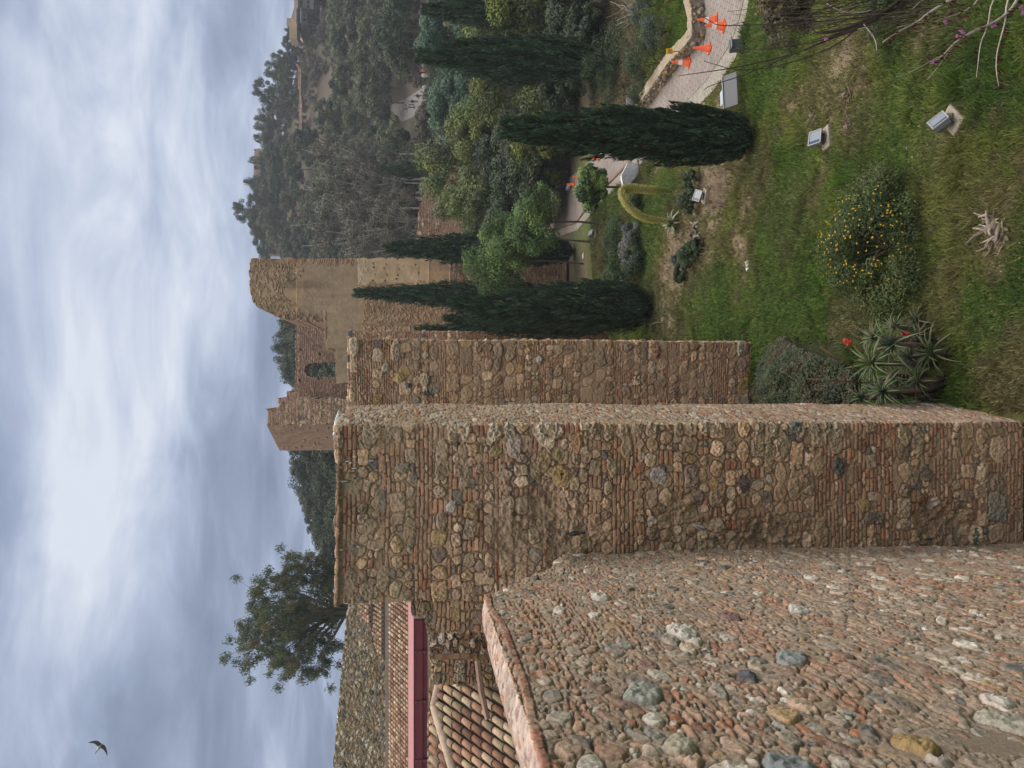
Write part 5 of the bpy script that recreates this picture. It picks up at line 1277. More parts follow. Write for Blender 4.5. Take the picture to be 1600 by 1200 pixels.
# ------------------------------------------------------------------ succulents
def blade(mb, base, az, el, L, w, curl, c1, c2, seg=6, thick=.25):
    """long tapering leaf that lifts at angle el and bends down by curl"""
    base = Vector(base); p = base.copy(); e = el; V = []; side = Vector((-math.sin(az), math.cos(az), 0)); n0 = mb.n
    cols = []
    for i in range(seg + 1):
        t = i / seg; d = Vector((math.cos(az) * math.cos(e), math.sin(az) * math.cos(e), math.sin(e)))
        ww = w * (1 - t ** 1.6) * (.8 + .5 * math.sin(t * 3)) * .6 + .002; up = d.cross(side).normalized() * -1
        if up.z < 0 and abs(e) < 1.5: up = -up
        V += [p + side * ww, p - up * ww * thick, p - side * ww, p + up * ww * .12]
        k = t; cols += [tuple(c1[q] * (1 - k) + c2[q] * k for q in range(3))] * 4
        p = p + d * (L / seg); e -= curl / seg
    F = []
    for i in range(seg):
        for k in range(4): F.append((i * 4 + k, i * 4 + (k + 1) % 4, i * 4 + 4 + (k + 1) % 4, i * 4 + 4 + k))
    mb.add(V, F); mb.C[n0:] = cols


def rosette(parent, loc, n, L, w, rd, tilt=(0, 0), green=(.085, .13, .06), tipc=(.12, .15, .075), dead=.1):
    mb = MB()
    for i in range(n):
        az = i * 2.39996 + rd.uniform(-.2, .2); f_ = i / n; el = 1.35 - 1.35 * f_ + rd.uniform(-.12, .12)
        l = L * (.65 + .5 * f_) * rd.uniform(.85, 1.15); k = rd.uniform(.8, 1.2)
        if rd.random() < dead * f_ * 2: c1, c2 = (.17, .12, .085), (.20, .14, .09)
        else: c1, c2 = tuple(q * k for q in green), tuple(q * k for q in tipc)
        blade(mb, (0, 0, 0), az, el, l, w, rd.uniform(.5, 1.5), c1, c2)
    o = mb.build('rosette', M_SUCC, parent, smooth=True); o.location = loc; o.rotation_euler = (tilt[0], tilt[1], rd.uniform(0, 6))
    return o


al = empty('aloe_plant', label='large aloe clump with spiky rosettes and red flower spikes in the near garden', cat='plant')
b = Gp(628, 1478); al.location = b; rd = random.Random(5)


def alo(u, v, dy=0):    # local position of a rosette heart
    return Wp(u, v, b.y + dy) - b


HEARTS = [(662, 1397, -.1, 1.15), (650, 1458, -.3, 1.1), (632, 1365, .1, 1.0), (588, 1382, -.25, .85), (588, 1408, -.1, .9), (604, 1436, -.2, .7), (678, 1440, .2, .75), (700, 1434, .5, .7), (672, 1368, .5, .75), (640, 1425, .3, .8), (578, 1350, .1, .75), (576, 1445, .2, .7), (612, 1400, .5, .8), (690, 1400, .7, .6), (660, 1425, .9, .7), (600, 1360, .6, .6)]
mbs = MB()
for i, (u, v, dy, s) in enumerate(HEARTS):
    p = alo(u, v, dy); rosette(al, p, 30, .62 * s, .042 * s, rd, (rd.uniform(-.3, .35), rd.uniform(-.35, .35)), green=rd.choice([(.055, .090, .045), (.072, .108, .042), (.046, .080, .050)]))
    mbs.tube([(p.x * .7, p.y * .6 + .1, -.1), (p.x * .95, p.y, p.z * .5), p], [.05, .055, .05], 7, (.12, .09, .07))
    for j in range(9):     # withered leaves down the stem
        blade(mbs, (p.x, p.y, p.z - .06 * j - .05), rd.uniform(0, 6.28), -.3, rd.uniform(.15, .3), .02, rd.uniform(.5, 1.4), (.16, .12, .09), (.13, .10, .08), seg=4)
mbs.build('stems', M_BARK, al, smooth=True)
for (u0, v0, u1, v1, um, vm, fl) in [(642, 1372, 664, 1326, 655, 1345, 1), (665, 1432, 675, 1418, 672, 1425, 1), (618, 1350, 658, 1281, 640, 1310, 0), (602, 1352, 608, 1261, 606, 1300, 0), (676, 1415, 697, 1386, 690, 1400, 0)]:
    p0, pm, p1 = alo(u0, v0, .2), alo(um, vm, .25), alo(u1, v1, .3); mb = MB()
    mb.tube([p0, pm, p1], [.014, .012, .010], 6, (.17, .08, .05)); o = mb.build('flower_stalk', M_BARK, al, smooth=True)
    if fl:
        mb = MB(); d = (p1 - pm).normalized()
        for k in range(70):
            a = rd.uniform(0, 6.28); h = rd.random(); rr = .055 * (1 - h * .5); a1 = d.orthogonal().normalized(); a2 = d.cross(a1)
            q = p1 + d * (h * .13) + (a1 * math.cos(a) + a2 * math.sin(a)) * .012; e = q + (a1 * math.cos(a) + a2 * math.sin(a)) * rr - Vector((0, 0, .02))
            mb.tube([q, e], [.009, .007], 5, rd.choice([(.62, .06, .03), (.70, .10, .04), (.55, .05, .03)]))
        mb.build('flower', M_PLASTIC, o)

# agave with its arching flower stalk
ag = empty('agave_plant', label='pale agave sending up a thick yellow green flower stalk that arches back to the ground', cat='plant')
b = Gp(850, 1062); ag.location = b
rosette(ag, (0, 0, .25), 34, .66, .085, rd, (0, 0), green=(.26, .32, .21), tipc=(.32, .38, .27), dead=.15)
pts = [(852, 1050), (855, 1035), (857, 1015), (862, 1000), (872, 987), (884, 977), (896, 971.5), (904, 973), (907, 980), (906, 992), (904, 1005), (903, 1018), (903, 1030), (902, 1042), (900.5, 1049)]
P = []
for i in range(len(pts) - 1):
    for t in (0, .25, .5, .75): P.append(Wp(pts[i][0] * (1 - t) + pts[i + 1][0] * t, pts[i][1] * (1 - t) + pts[i + 1][1] * t, b.y) - b)
P.append(Wp(*pts[-1], b.y) - b)
for _ in range(3): P = [P[0]] + [(P[i - 1] + P[i] * 2 + P[i + 1]) / 4 for i in range(1, len(P) - 1)] + [P[-1]]
n_ = len(P); rad = [(.125 + .06 * math.sin(min(1, i / n_ * 2.2) * 1.57)) * (1 - .85 * max(0, (i / n_ - .80) / .2) ** 1.0) for i in range(n_)]
mb = MB(); mb.tube(P, [q * .8 for q in rad], 12, (.22, .22, .07)); st = mb.build('flower_stalk', M_SUCC, ag, smooth=True)
mb = MB()
for i in range(4200):      # dense buds all round
    k = rd.uniform(1, n_ - 2); j = int(k); p = P[j] + (P[j + 1] - P[j]) * (k - j); d = (P[j + 1] - P[j]).normalized(); a1 = d.orthogonal().normalized(); a2 = d.cross(a1); a = rd.uniform(0, 6.28)
    o_ = a1 * math.cos(a) + a2 * math.sin(a); rr = rad[j]; q = p + o_ * rr * .7; e = p + o_ * rr * rd.uniform(.95, 1.12) + d * .02; w_ = .010
    s_ = d * w_; c = rd.choice([(.66, .62, .20), (.74, .70, .28), (.54, .50, .17), (.40, .33, .12)]) if j < n_ * .8 else rd.choice([(.36, .47, .10), (.30, .40, .09)])
    mb.add([q - s_, q + s_, e + s_ * .5, e - s_ * .5], [(0, 1, 2, 3)], c)
mb.build('buds', M_SUCC, st)

# rockery stones and deadwood
rk = empty('deadwood_pile', label='pile of grey dead wood and rocks in the planted bed by the agave', cat='wood pile'); b = Gp(838, 1095); rk.location = b
for k in range(16):
    mb = MB(); x, y_ = rd.uniform(-.45, .35), rd.uniform(-.5, .7); a = rd.uniform(0, 6)
    mb.tube([(x, y_, .05), (x + .12 * math.cos(a), y_ + .12 * math.sin(a), rd.uniform(.1, .25)), (x + .3 * math.cos(a), y_ + .3 * math.sin(a), rd.uniform(.08, .3))], [.05, .055, .02], 6, rd.choice([(.17, .15, .14), (.12, .10, .10), (.22, .19, .17)]))
    mb.build('log', M_BARK, rk, smooth=True)


def stump(label, u, v, s, seed, n=22, spread=1.0, col_=((.22, .18, .15), (.28, .24, .21), (.15, .12, .10)), name='tree_stump', up=1.0, fat=1.0):
    rr = random.Random(seed); e = empty(name, Gp(u, v), label=label, cat='stump'); mb = MB()
    for k in range(n):
        a = rr.uniform(0, 6.28); x, y_ = rr.uniform(-.22, .22) * s * spread, rr.uniform(-.22, .22) * s * spread; c = rr.choice(col_); P = [Vector((x, y_, -.05))]
        for q in range(4): P.append(P[-1] + Vector((math.cos(a) * .1 * spread, math.sin(a) * .1 * spread, rr.uniform(.02, .11) * up)) * s * rr.uniform(.5, 1.3)); a += rr.uniform(-.7, .7)
        w_ = rr.uniform(.018, .05) * s * fat; mb.tube(P, [w_ * 1.2, w_, w_ * .9, w_ * .6, w_ * .3], 6, c)
    mb.build('roots', M_BARK, e, smooth=True)
    mb = MB(); mb.tube([(0, 0, -.1), (.02, 0, .10 * s), (0, .03, .17 * s)], [.16 * s, .12 * s, .07 * s], 9, (.18, .14, .12)); mb.build('stump_body', M_BARK, e, smooth=True)
    return e


stump('pale twisted dead stump in the grass near the bottom of the slope', 842, 1560, .72, 1, 34, 1.3, ((.20, .165, .14), (.27, .23, .19), (.13, .10, .085)), fat=1.3)
stump('pruned stump with short twigs behind the mid floodlight', 1018, 1273, .6, 2, 20, 1.1, ((.15, .12, .095), (.19, .16, .13), (.10, .08, .065)))
stump('pruned stump with bristling twigs right of the mid floodlight', 1000, 1330, .6, 3, 30, 1.0, ((.15, .12, .095), (.19, .16, .13), (.10, .08, .065)))
stump('brown leafless stump farther from the mid floodlight, on bare soil', 1050, 1325, .6, 4, 30, 1.3, ((.13, .10, .07), (.16, .12, .09), (.08, .09, .04)))
stump('thin dead root twigs by the base of the second tower wall', 700, 1040, 1.1, 6, 8, 1.8, fat=.5)
stump('white forked dead branches on the dark slope above the wall', 1188, 992, 1.7, 7, 10, 1.5, ((.28, .24, .21), (.24, .21, .18)), name='dead_branch', up=2.6, fat=.5)

# ------------------------------------------------------------------ foreground twigs of a leafless tree reaching in from the right
bt = empty('judas_tree', label='nearly leafless tree reaching in from the right with long thin branches and pink buds', cat='tree')
yb = 11.0; foot = Wp(1320, 1800, yb); bt.location = (foot.x, foot.y, th(foot.x, foot.y)); org = Vector(bt.location); rd = random.Random(17)
mb = MB(); pods = MB(); bud = MB()


def br(pts, w0, w1, c, y0=yb, dy=0):
    P = [Wp(u, v, y0 + dy * i / len(pts)) - org for i, (u, v) in enumerate(pts)]
    Q = [P[0]]
    for i in range(len(P) - 1):
        for t in (.33, .66, 1): Q.append(P[i] + (P[i + 1] - P[i]) * t + Vector((rd.uniform(-1, 1), rd.uniform(-1, 1), rd.uniform(-1, 1))) * .012)
    for _ in range(2): Q = [Q[0]] + [(Q[i - 1] + Q[i] * 2 + Q[i + 1]) / 4 for i in range(1, len(Q) - 1)] + [Q[-1]]
    mb.tube(Q, list(np.linspace(w0 * 1.4, w1 * 1.7, len(Q))), 5, c); return Q


DK, PL = (.06, .045, .04), (.36, .31, .28)
mb.tube([(0, 0, -.2), Wp(1305, 1700, yb) - org, Wp(1290, 1600, yb) - org], [.10, .08, .06], 8, (.16, .12, .10))
br([(1290, 1600), (1262, 1500), (1225, 1430), (1186, 1394), (1150, 1315), (1149, 1275)], .035, .012, DK)
br([(1186, 1394), (1160, 1355), (1140, 1300), (1115, 1240), (1100, 1180), (1090, 1120), (1080, 1060)], .014, .003, DK, dy=.5)
br([(1150, 1315), (1128, 1270), (1105, 1215), (1084, 1165), (1066, 1110), (1060, 1100)], .009, .003, DK, dy=.7)
br([(1165, 1350), (1130, 1310), (1108, 1260), (1094, 1200), (1088, 1150), (1106, 1100)], .009, .003, DK, dy=.3)
br([(1149, 1275), (1178, 1250)], .006, .002, DK); br([(1149, 1285), (1165, 1278)], .006, .002, DK)
br([(1200, 1420), (1176, 1380), (1168, 1300), (1162, 1240), (1161, 1170), (1160, 1120), (1170, 1105), (1183, 1080)], .010, .003, DK, dy=.6)
br([(1215, 1400), (1190, 1330), (1183, 1260), (1178, 1200)], .008, .003, DK, dy=.4); br([(1205, 1440), (1170, 1370), (1140, 1300), (1128, 1240), (1122, 1180), (1124, 1150)], .008, .003, DK, dy=.5)
br([(1168, 1345), (1140, 1368), (1122, 1370)], .008, .004, PL); br([(1186, 1375), (1178, 1330), (1186, 1305), (1196, 1290)], .007, .003, PL)
A_ = br([(1290, 1600), (1240, 1560), (1208, 1500), (1180, 1450), (1165, 1435), (1150, 1400), (1133, 1378)], .028, .005, PL)
B_ = br([(1300, 1620), (1240, 1600), (1195, 1590), (1172, 1565), (1160, 1545), (1140, 1498), (1118, 1478), (1103, 1458)], .026, .004, PL)
br([(1160, 1545), (1152, 1520), (1140, 1500), (1122, 1485), (1098, 1468), (1075, 1450)], .009, .003, PL); C_ = br([(1240, 1600), (1200, 1572), (1165, 1572), (1146, 1565), (1120, 1558), (1092, 1555), (1066, 1560)], .014, .004, PL)
br([(1215, 1560), (1190, 1548), (1160, 1545), (1130, 1530), (1098, 1528), (1078, 1526)], .010, .003, PL); D_ = br([(1230, 1540), (1190, 1525), (1170, 1480), (1165, 1440), (1158, 1400)], .010, .003, PL); br([(1240, 1500), (1200, 1440), (1185, 1425), (1170, 1400), (1155, 1340)], .008, .003, PL)
br([(1118, 1478), (1090, 1430), (1080, 1400)], .005, .002, PL); br([(1133, 1400), (1112, 1370), (1090, 1330)], .004, .002, DK)
for k in range(55):
    s = rd.choice([(1180, 1420), (1200, 1380), (1190, 1450), (1170, 1360), (1205, 1330), (1200, 1500)]); a = rd.uniform(.9, 1.7); L = rd.uniform(80, 220)
    u, v = s[0] + rd.uniform(-15, 20), s[1] + rd.uniform(-30, 30); dv = -math.sin(a) * L; du = -math.cos(a) * L * .8
    br([(u, v), (u + du * .5 + rd.uniform(-8, 8), v + dv * .5), (u + du * .8, v + dv)], .005, .002, rd.choice([DK, DK, (.13, .10, .09)]), y0=yb + rd.uniform(-.6, 1.2), dy=.4)
o = mb.build('trunk', M_BARK, bt, smooth=True)
for Q in (A_, B_, C_, D_):
    for i, p in enumerate(Q[4:]):
        for k in range(rd.choice([0, 4, 8, 9])):     # hanging flat seed pods
            q = p + Vector((rd.uniform(-.07, .07), rd.uniform(-.07, .07), 0)); l = rd.uniform(.07, .11); a = rd.uniform(0, 3.14); s = Vector((math.cos(a), math.sin(a), 0)) * .010; t_ = Vector((-math.sin(a), math.cos(a), 0)) * .0015
            d = Vector((rd.uniform(-.3, .3), rd.uniform(-.3, .3), -1)).normalized() * l
            V = [q, q + d * .3 + s + t_, q + d * .8 + s + t_, q + d, q + d * .8 - s + t_, q + d * .3 - s + t_]
            pods.add(V, [(0, 1, 2, 3, 4, 5)], rd.choice([(.085, .03, .022), (.11, .045, .03), (.06, .025, .02)]))
pods.build('seed_pods', M_BARK, bt, kind='stuff')
for (u, v) in [(1160, 1551), (1143, 1499), (1103, 1459), (1188, 1597), (1180, 1600), (1139, 1292), (1165, 1478), (1150, 1505), (1162, 1556)]:
    for k in range(14):
        p = Wp(u, v, yb) - org + Vector((rd.uniform(-.022, .022), rd.uniform(-.02, .02), rd.uniform(-.03, .03))); bud.tube([p, p + Vector((rd.uniform(-.02, .02), rd.uniform(-.02, .02), .018))], [.008, .006], 5, rd.choice([(.42, .10, .36), (.34, .08, .30), (.5, .18, .42)]))
bud.build('blossoms', M_PLASTIC, bt)

r_ = np.random.default_rng(301)
lb = empty('hanging_branch', label='dark brownish leafy bough hanging in at the right edge over the grass', cat='branch')
ctr = Wp(1192, 1225, 14); lb.location = (Wp(1260, 1225, 14).x, 14, th(6.5, 14))
org = Vector(lb.location); V, F, C, cc, cs = crown(302, 5200, (.62, .7, .66), .075, ((.075, .06, .035), (.055, .05, .03), (.10, .085, .04)), clumps=26, low=-.9, cr=(.2, .34), hollow=.2); V = V + np.array(ctr - org)
np_mesh('leaves', V, F, M_LEAFN, C, False, lb); mb = MB(); mb.tube([(0.4, 0, -.1), (.3, 0, 2.0), (Wp(1230, 1260, 14) - org), (ctr - org), (ctr - org) + Vector((-.4, 0, .1))], [.08, .06, .03, .015, .006], 7, (.10, .08, .065)); mb.build('bough', M_BARK, lb, smooth=True)
shrub('garden_shrub', 'dark green low shrub at the right edge behind the thin branches', 1190, 1410, 110, 60, P_SH, 311, n=5000, leaf=.06, group=gs)
shrub('garden_shrub', 'straggly olive shrub at the right edge under the hanging bough', 1160, 1250, 90, 50, ((.08, .085, .04), (.06, .06, .035)), 312, n=3500, leaf=.06, group=gs)

# ------------------------------------------------------------------ paved path, verge and parapet
def strip(name, A, B, n, m, mat_, col, dz, **k):
    """sheet between two ground lines"""
    def resample(P, n):
        P = np.array([tuple(p) for p in P]); d = np.r_[0, np.cumsum(np.linalg.norm(np.diff(P[:, :2], axis=0), axis=1))]; t = np.linspace(0, d[-1], n)
        return np.stack([np.interp(t, d, P[:, i]) for i in range(2)], 1)
    Pa, Pb = resample(A, n), resample(B, n); t = np.linspace(0, 1, m)[None, :, None]
    XY = Pa[:, None] * (1 - t) + Pb[:, None] * t
    Z = terrain(XY[..., 0], XY[..., 1]) + dz
    V = np.concatenate([XY, Z[..., None]], -1).reshape(-1, 3); i = np.arange(n * m).reshape(n, m)
    F = np.stack([i[:-1, :-1], i[1:, :-1], i[1:, 1:], i[:-1, 1:]], -1).reshape(-1, 4)
    c = np.array(col) * (.85 + .3 * fbm(V[:, 0], V[:, 1], 1.1, 4, 8))[:, None]
    return np_mesh(name, V, F, mat_, c, True, **k), Pa, Pb


M_BRK = mat('brick_paving', 0.9, noise=.16, nscale=3, bump=.3, bscale=30, spec=.15)
nt = M_BRK.node_tree; nd, lk = nt.nodes, nt.links
bt_ = nd.new('ShaderNodeTexBrick'); bt_.inputs['Scale'].default_value = 1.0; bt_.inputs['Brick Width'].default_value = .42; bt_.inputs['Row Height'].default_value = .21; bt_.inputs['Mortar Size'].default_value = .018
bt_.inputs['Color1'].default_value = (1, 1, 1, 1); bt_.inputs['Color2'].default_value = (.88, .86, .85, 1); bt_.inputs['Mortar'].default_value = (.58, .56, .54, 1)
tcn = nd.new('ShaderNodeTexCoord'); mpn = nd.new('ShaderNodeMapping'); mpn.inputs['Rotation'].default_value = (0, 0, .6); lk.new(tcn.outputs['Object'], mpn.inputs[0]); lk.new(mpn.outputs[0], bt_.inputs['Vector'])
bs = nd['Principled BSDF']; src = bs.inputs['Base Color'].links[0].from_socket; mm = nd.new('ShaderNodeVectorMath'); mm.operation = 'MULTIPLY'; lk.new(src, mm.inputs[0]); lk.new(bt_.outputs['Color'], mm.inputs[1]); lk.new(mm.outputs[0], bs.inputs['Base Color'])

UP_ = [Gp(*q) for q in [(1600, 1070), (1400, 1082), (1230, 1094), (1177, 1105), (1144, 1106), (1126, 1094), (1101, 1067), (1034, 1013), (985, 955), (950, 925), (915, 880), (900, 848), (872, 800), (868, 770), (868, 752)]]
LO_ = [Gp(*q) for q in [(1600, 1165), (1400, 1172), (1230, 1170), (1170, 1160), (1132, 1146), (1100, 1125), (1076, 1107), (1027, 1059), (985, 1020), (944, 983), (900, 940), (852, 901), (836, 850), (832, 800), (838, 752)]]
_, Pa, Pb = strip('path', UP_, LO_, 160, 16, M_BRK, (.225, .20, .19), .05, kind='structure')
# verge of small stones on the garden side
LO3 = []
for i, p in enumerate(LO_):
    a, b_ = LO_[max(0, i - 1)], LO_[min(len(LO_) - 1, i + 1)]; t_ = Vector((b_.x - a.x, b_.y - a.y)).normalized(); LO3.append((p.x + t_.y * (-.75) * (1 if True else 0), p.y + t_.x * .75))
LO3 = [(p.x - (.65 if i > 3 else 0), p.y - .55) for i, p in enumerate(LO_)]
strip('path_verge', [tuple(p)[:2] for p in LO_], LO3, 140, 5, mat('gravel_verge', .95, noise=.45, nscale=14, bump=1.0, bscale=18, spec=.1, bdist=.05), (.26, .245, .215), .035, kind='structure')
mb = MB()
for i in range(46, 126):
    p, q = Pb[i], Pb[i + 1]; d = q - p; L = np.linalg.norm(d)
    mb.box((p[0] + q[0]) / 2, (p[1] + q[1]) / 2, th((p[0] + q[0]) / 2, (p[1] + q[1]) / 2) + .06, L * .97, .12, .10, random.choice([(.20, .11, .09), (.23, .13, .10), (.17, .10, .085)]), M=Matrix.Rotation(math.atan2(d[1], d[0]), 3, 'Z'))
mb.build('kerb', M_CONC, kind='structure')
wl_ = [Gp(*q) for q in [(1030, 1010), (1066, 1040), (1101, 1067), (1126, 1094), (1144, 1106), (1177, 1105), (1235, 1094), (1420, 1081)]]
pwall = empty('parapet_wall', (wl_[3].x, wl_[3].y, 0), label='low curving rubble parapet wall with flat pale top along the brick path', cat='wall')
pl_ = [(p.x, p.y) for p in wl_]
pos, Wt = wrap_pos(pl_, -.3, .85 + .05, .10)
f = Field(Wt, .9 + .45, .022, 801, mortar=(.25, .20, .15), warp=.04, bulge=.08)
m_ = f.Y < .85
f.darts(1500, .15, .05, .05, pal=[(.30, .25, .18), (.36, .28, .18), (.22, .19, .15), (.27, .24, .20), (.19, .18, .16), (.33, .22, .13)], el=(.5, .9), brick=.04)
t_ = f.Y > .88; f.h[t_] *= .35; f.c[t_] = f.c[t_] * .45 + np.array((.27, .235, .185)) * .55 * (.8 + .4 * f.fine[t_][:, None])
at_origin(field_mesh('stonework', f, pos, M_STONE), pwall)
mb = MB()
for i in range(len(pl_) - 1):
    p, q = Vector(pl_[i]), Vector(pl_[i + 1]); d = (q - p); nrm = Vector((-d.y, d.x)).normalized(); c_ = (p + q) / 2 + nrm * .24
    mb.box(c_.x, c_.y, .10, d.length + .1, .40, .9, (.24, .20, .155), M=Matrix.Rotation(math.atan2(d.y, d.x), 3, 'Z'), bev=.04)
at_origin(mb.build('wall_core', M_STONE), pwall)

# ------------------------------------------------------------------ garden fittings
ORG = (.72, .115, .035)


def cone(label, u, v, H=.66, band=True, tilt=0.0, group='orange traffic cones on the path'):
    b = Gp(u, v); e = empty('traffic_cone', (b.x, b.y, b.z + .05), random.uniform(0, 1), label=label, cat='traffic cone', group=group); e.rotation_euler[0] = tilt
    s = H / .66; mb = MB(); mb.box(0, 0, .025 * s, .36 * s, .36 * s, .05 * s, ORG, bev=.02); mb.build('base', M_PLASTIC, e)
    mb = MB(); mb.tube([(0, 0, .05 * s), (0, 0, .07 * s), (0, 0, .64 * s), (0, 0, .66 * s)], [.155 * s, .135 * s, .03 * s, .022 * s], 16, ORG); mb.build('cone_body', M_PLASTIC, e, smooth=True)
    if band:
        mb = MB(); r0 = lambda z: (.135 - (z - .07) / .57 * .105) * s + .004; mb.tube([(0, 0, .28 * s), (0, 0, .43 * s)], [r0(.28), r0(.43)], 16, (.72, .72, .72), cap=False); mb.build('reflective_band', M_PLASTIC, e, smooth=True)
    return e


cone('traffic cone nearest the rubble parapet at the right end', 1168, 1122, .68)
cone('traffic cone in front of its neighbour, with wide orange base, right end of the path', 1159, 1134, .68)
cone('plain orange traffic cone without a white band in mid path', 1124, 1113, .62, band=False)
cone('traffic cone with white band in front of the yellow sign post', 1102, 1079, .70)
cone('far traffic cone beside the small grey box', 912, 899, .62, band=False)
cone('far traffic cone half hidden by the round citrus tree', 924, 908, .55, band=False)
cone('far traffic cone beside the big cypress on the path', 952, 938, .5, band=False)

b = Gp(1120, 1085); sg = empty('path_sign', (b.x, b.y, b.z), label='small yellow sign plate on a thin black post by the parapet', cat='sign')
mb = MB(); mb.tube([(0, 0, -.1), (-.05, 0, .84)], .018, 8, (.03, .03, .03)); mb.build('post', M_METAL, sg, smooth=True)
mb = MB(); mb.box(-.055, -.02, .98, .22, .02, .27, (.72, .40, .03), M=Matrix.Rotation(-.08, 3, 'Y'), bev=.008); pl = mb.build('sign_plate', M_PAINT, sg)
mb = MB()
for k, (dx, w) in enumerate([(-.055, .02), (-.02, .015), (.03, .025), (.062, .015)]):
    mb.box(-.055 + dx, -.034, .98 + (.015 if k % 2 else -.008), w, .004, .09, (.10, .05, .01))
mb.box(-.055, -.034, .90, .12, .004, .012, (.12, .06, .02)); mb.build('lettering', M_PAINT, pl)


def floodlight(label, u, v, s=1.0, rz=0.3, tilt=-.9, block=True, group='garden floodlights'):
    b = Gp(u, v); e = empty('floodlight', (b.x, b.y, b.z), rz, label=label, cat='floodlight', group=group)
    e.scale = (s, s, s)
    mb = MB(); mb.box(0, 0, .05, .58, .38, .15, (.30, .265, .22), bev=.012); mb.build('concrete_base', M_CONC, e)
    mb = MB(); mb.tube([(-.10, .0, .12), (-.12, .05, .26)], .016, 6, (.12, .12, .13)); mb.tube([(.10, .0, .12), (.12, .05, .26)], .016, 6, (.12, .12, .13)); mb.tube([(-.1, 0, .135), (.1, 0, .135)], .016, 6, (.12, .12, .13))
    mb.tube([(.02, 0, .14), (.10, -.07, .2), (.03, -.12, .14), (-.06, -.05, .17), (0, .04, .25)], .012, 6, (.07, .06, .06)); mb.build('bracket', M_METAL, e, smooth=True)
    h = empty('housing', (0, .06, .33), 0); h.parent = e; h.rotation_euler = (tilt * -.75, .25, .2)
    mb = MB(); V = []
    for (z, w, d) in ((-.13, .13, .09), (-.04, .20, .15), (.06, .215, .165)):
        V += [(-w, -d, z), (w, -d, z), (w, d, z), (-w, d, z)]
    F = [(3, 2, 1, 0)] + [(i * 4 + k, i * 4 + (k + 1) % 4, i * 4 + 4 + (k + 1) % 4, i * 4 + 4 + k) for i in range(2) for k in range(4)] + [(8, 9, 10, 11)]
    mb.add(V, F, (.15, .16, .175)); mb.build('lamp_housing', M_METAL, e).matrix_local = h.matrix_local if False else Matrix.LocRotScale(h.location, h.rotation_euler, None)
    mb = MB()
    for (x, y, w, d) in ((0, -.155, .43, .024), (0, .155, .43, .024), (-.205, 0, .024, .30), (.205, 0, .024, .30)): mb.box(x, y, .068, w, d, .022, (.30, .32, .34))
    mb.build('lamp_rim', M_METAL, e).matrix_local = Matrix.LocRotScale(h.location, h.rotation_euler, None)
    mb = MB(); mb.box(.045, 0, .063, .28, .27, .006, (.24, .27, .32)); mb.box(-.145, 0, .063, .10, .27, .006, (.05, .07, .13)); mb.build('lamp_glass', M_GLASS, e).matrix_local = Matrix.LocRotScale(h.location, h.rotation_euler, None)
    bpy.data.objects.remove(h); return e


floodlight('largest grey floodlight on a concrete block in the near grass', 1012, 1500, 1.0, .75)
floodlight('floodlight on a pale slab between the pruned stumps', 984, 1296, 1.0, .12)
floodlight('floodlight at the right end of the rockery bed', 893, 1106, .95, -.5)
floodlight('floodlight by the citrus trunk on the gravel edge', 836, 932, 1.0, .4)
floodlight('floodlight below the left citrus tree', 812, 895, 1.0, .6)
floodlight('grey lamp box standing next to the far traffic cone', 908, 897, 1.1, .2)

b = Gp(1058, 1166); lc = empty('information_panel', (b.x, b.y, b.z), .12, label='tilted dark grey information panel with white rim standing on the lawn', cat='information panel')
Mx = Matrix.Rotation(.75, 3, 'X')
mb = MB(); mb.box(0, 0, .46, 1.12, .46, .035, (.12, .125, .145), M=Mx, bev=.01); pnl = mb.build('panel', M_PAINT, lc)
mb = MB(); mb.box(0, .185, .655, 1.16, .03, .06, (.42, .44, .46), M=Mx, bev=.008); mb.build('panel_rim', M_PAINT, lc)
mb = MB(); mb.tube([(-.38, .02, -.1), (-.38, .0, .46)], .03, 8, (.2, .2, .2)); mb.tube([(.38, .02, -.1), (.38, 0, .46)], .03, 8, (.2, .2, .2)); mb.build('legs', M_METAL, lc, smooth=True)
mb = MB()
for k in range(14): mb.box(random.uniform(-.42, .42), random.uniform(-.12, .12) * .73, 0, random.uniform(.03, .12), .02, .004, (.23, .23, .25))
b = Gp(1050, 1152); ub = empty('junction_box', (b.x, b.y + .25, b.z), .1, label='small pale blue grey box right behind the tilted information panel', cat='box')
mb = MB(); mb.box(0, 0, .20, .46, .2, .42, (.27, .33, .40), bev=.015); mb.build('box_body', M_METAL, ub); mb = MB(); mb.box(0, 0, .425, .50, .24, .03, (.33, .39, .45), bev=.008); mb.build('lid', M_METAL, ub)
b = Gp(1128, 1163); ub = empty('utility_box', (b.x, b.y, b.z), .25, label='dark slate coloured box leaning at the lawn edge beside the path', cat='box')
mb = MB(); mb.box(0, 0, .22, .34, .26, .46, (.11, .13, .125), M=Matrix.Rotation(-.2, 3, 'X'), bev=.012); mb.build('box_body', M_METAL, ub); mb = MB(); mb.box(0, -.10, .43, .37, .29, .03, (.15, .17, .165), M=Matrix.Rotation(-.2, 3, 'X'), bev=.008); mb.build('lid', M_METAL, ub)

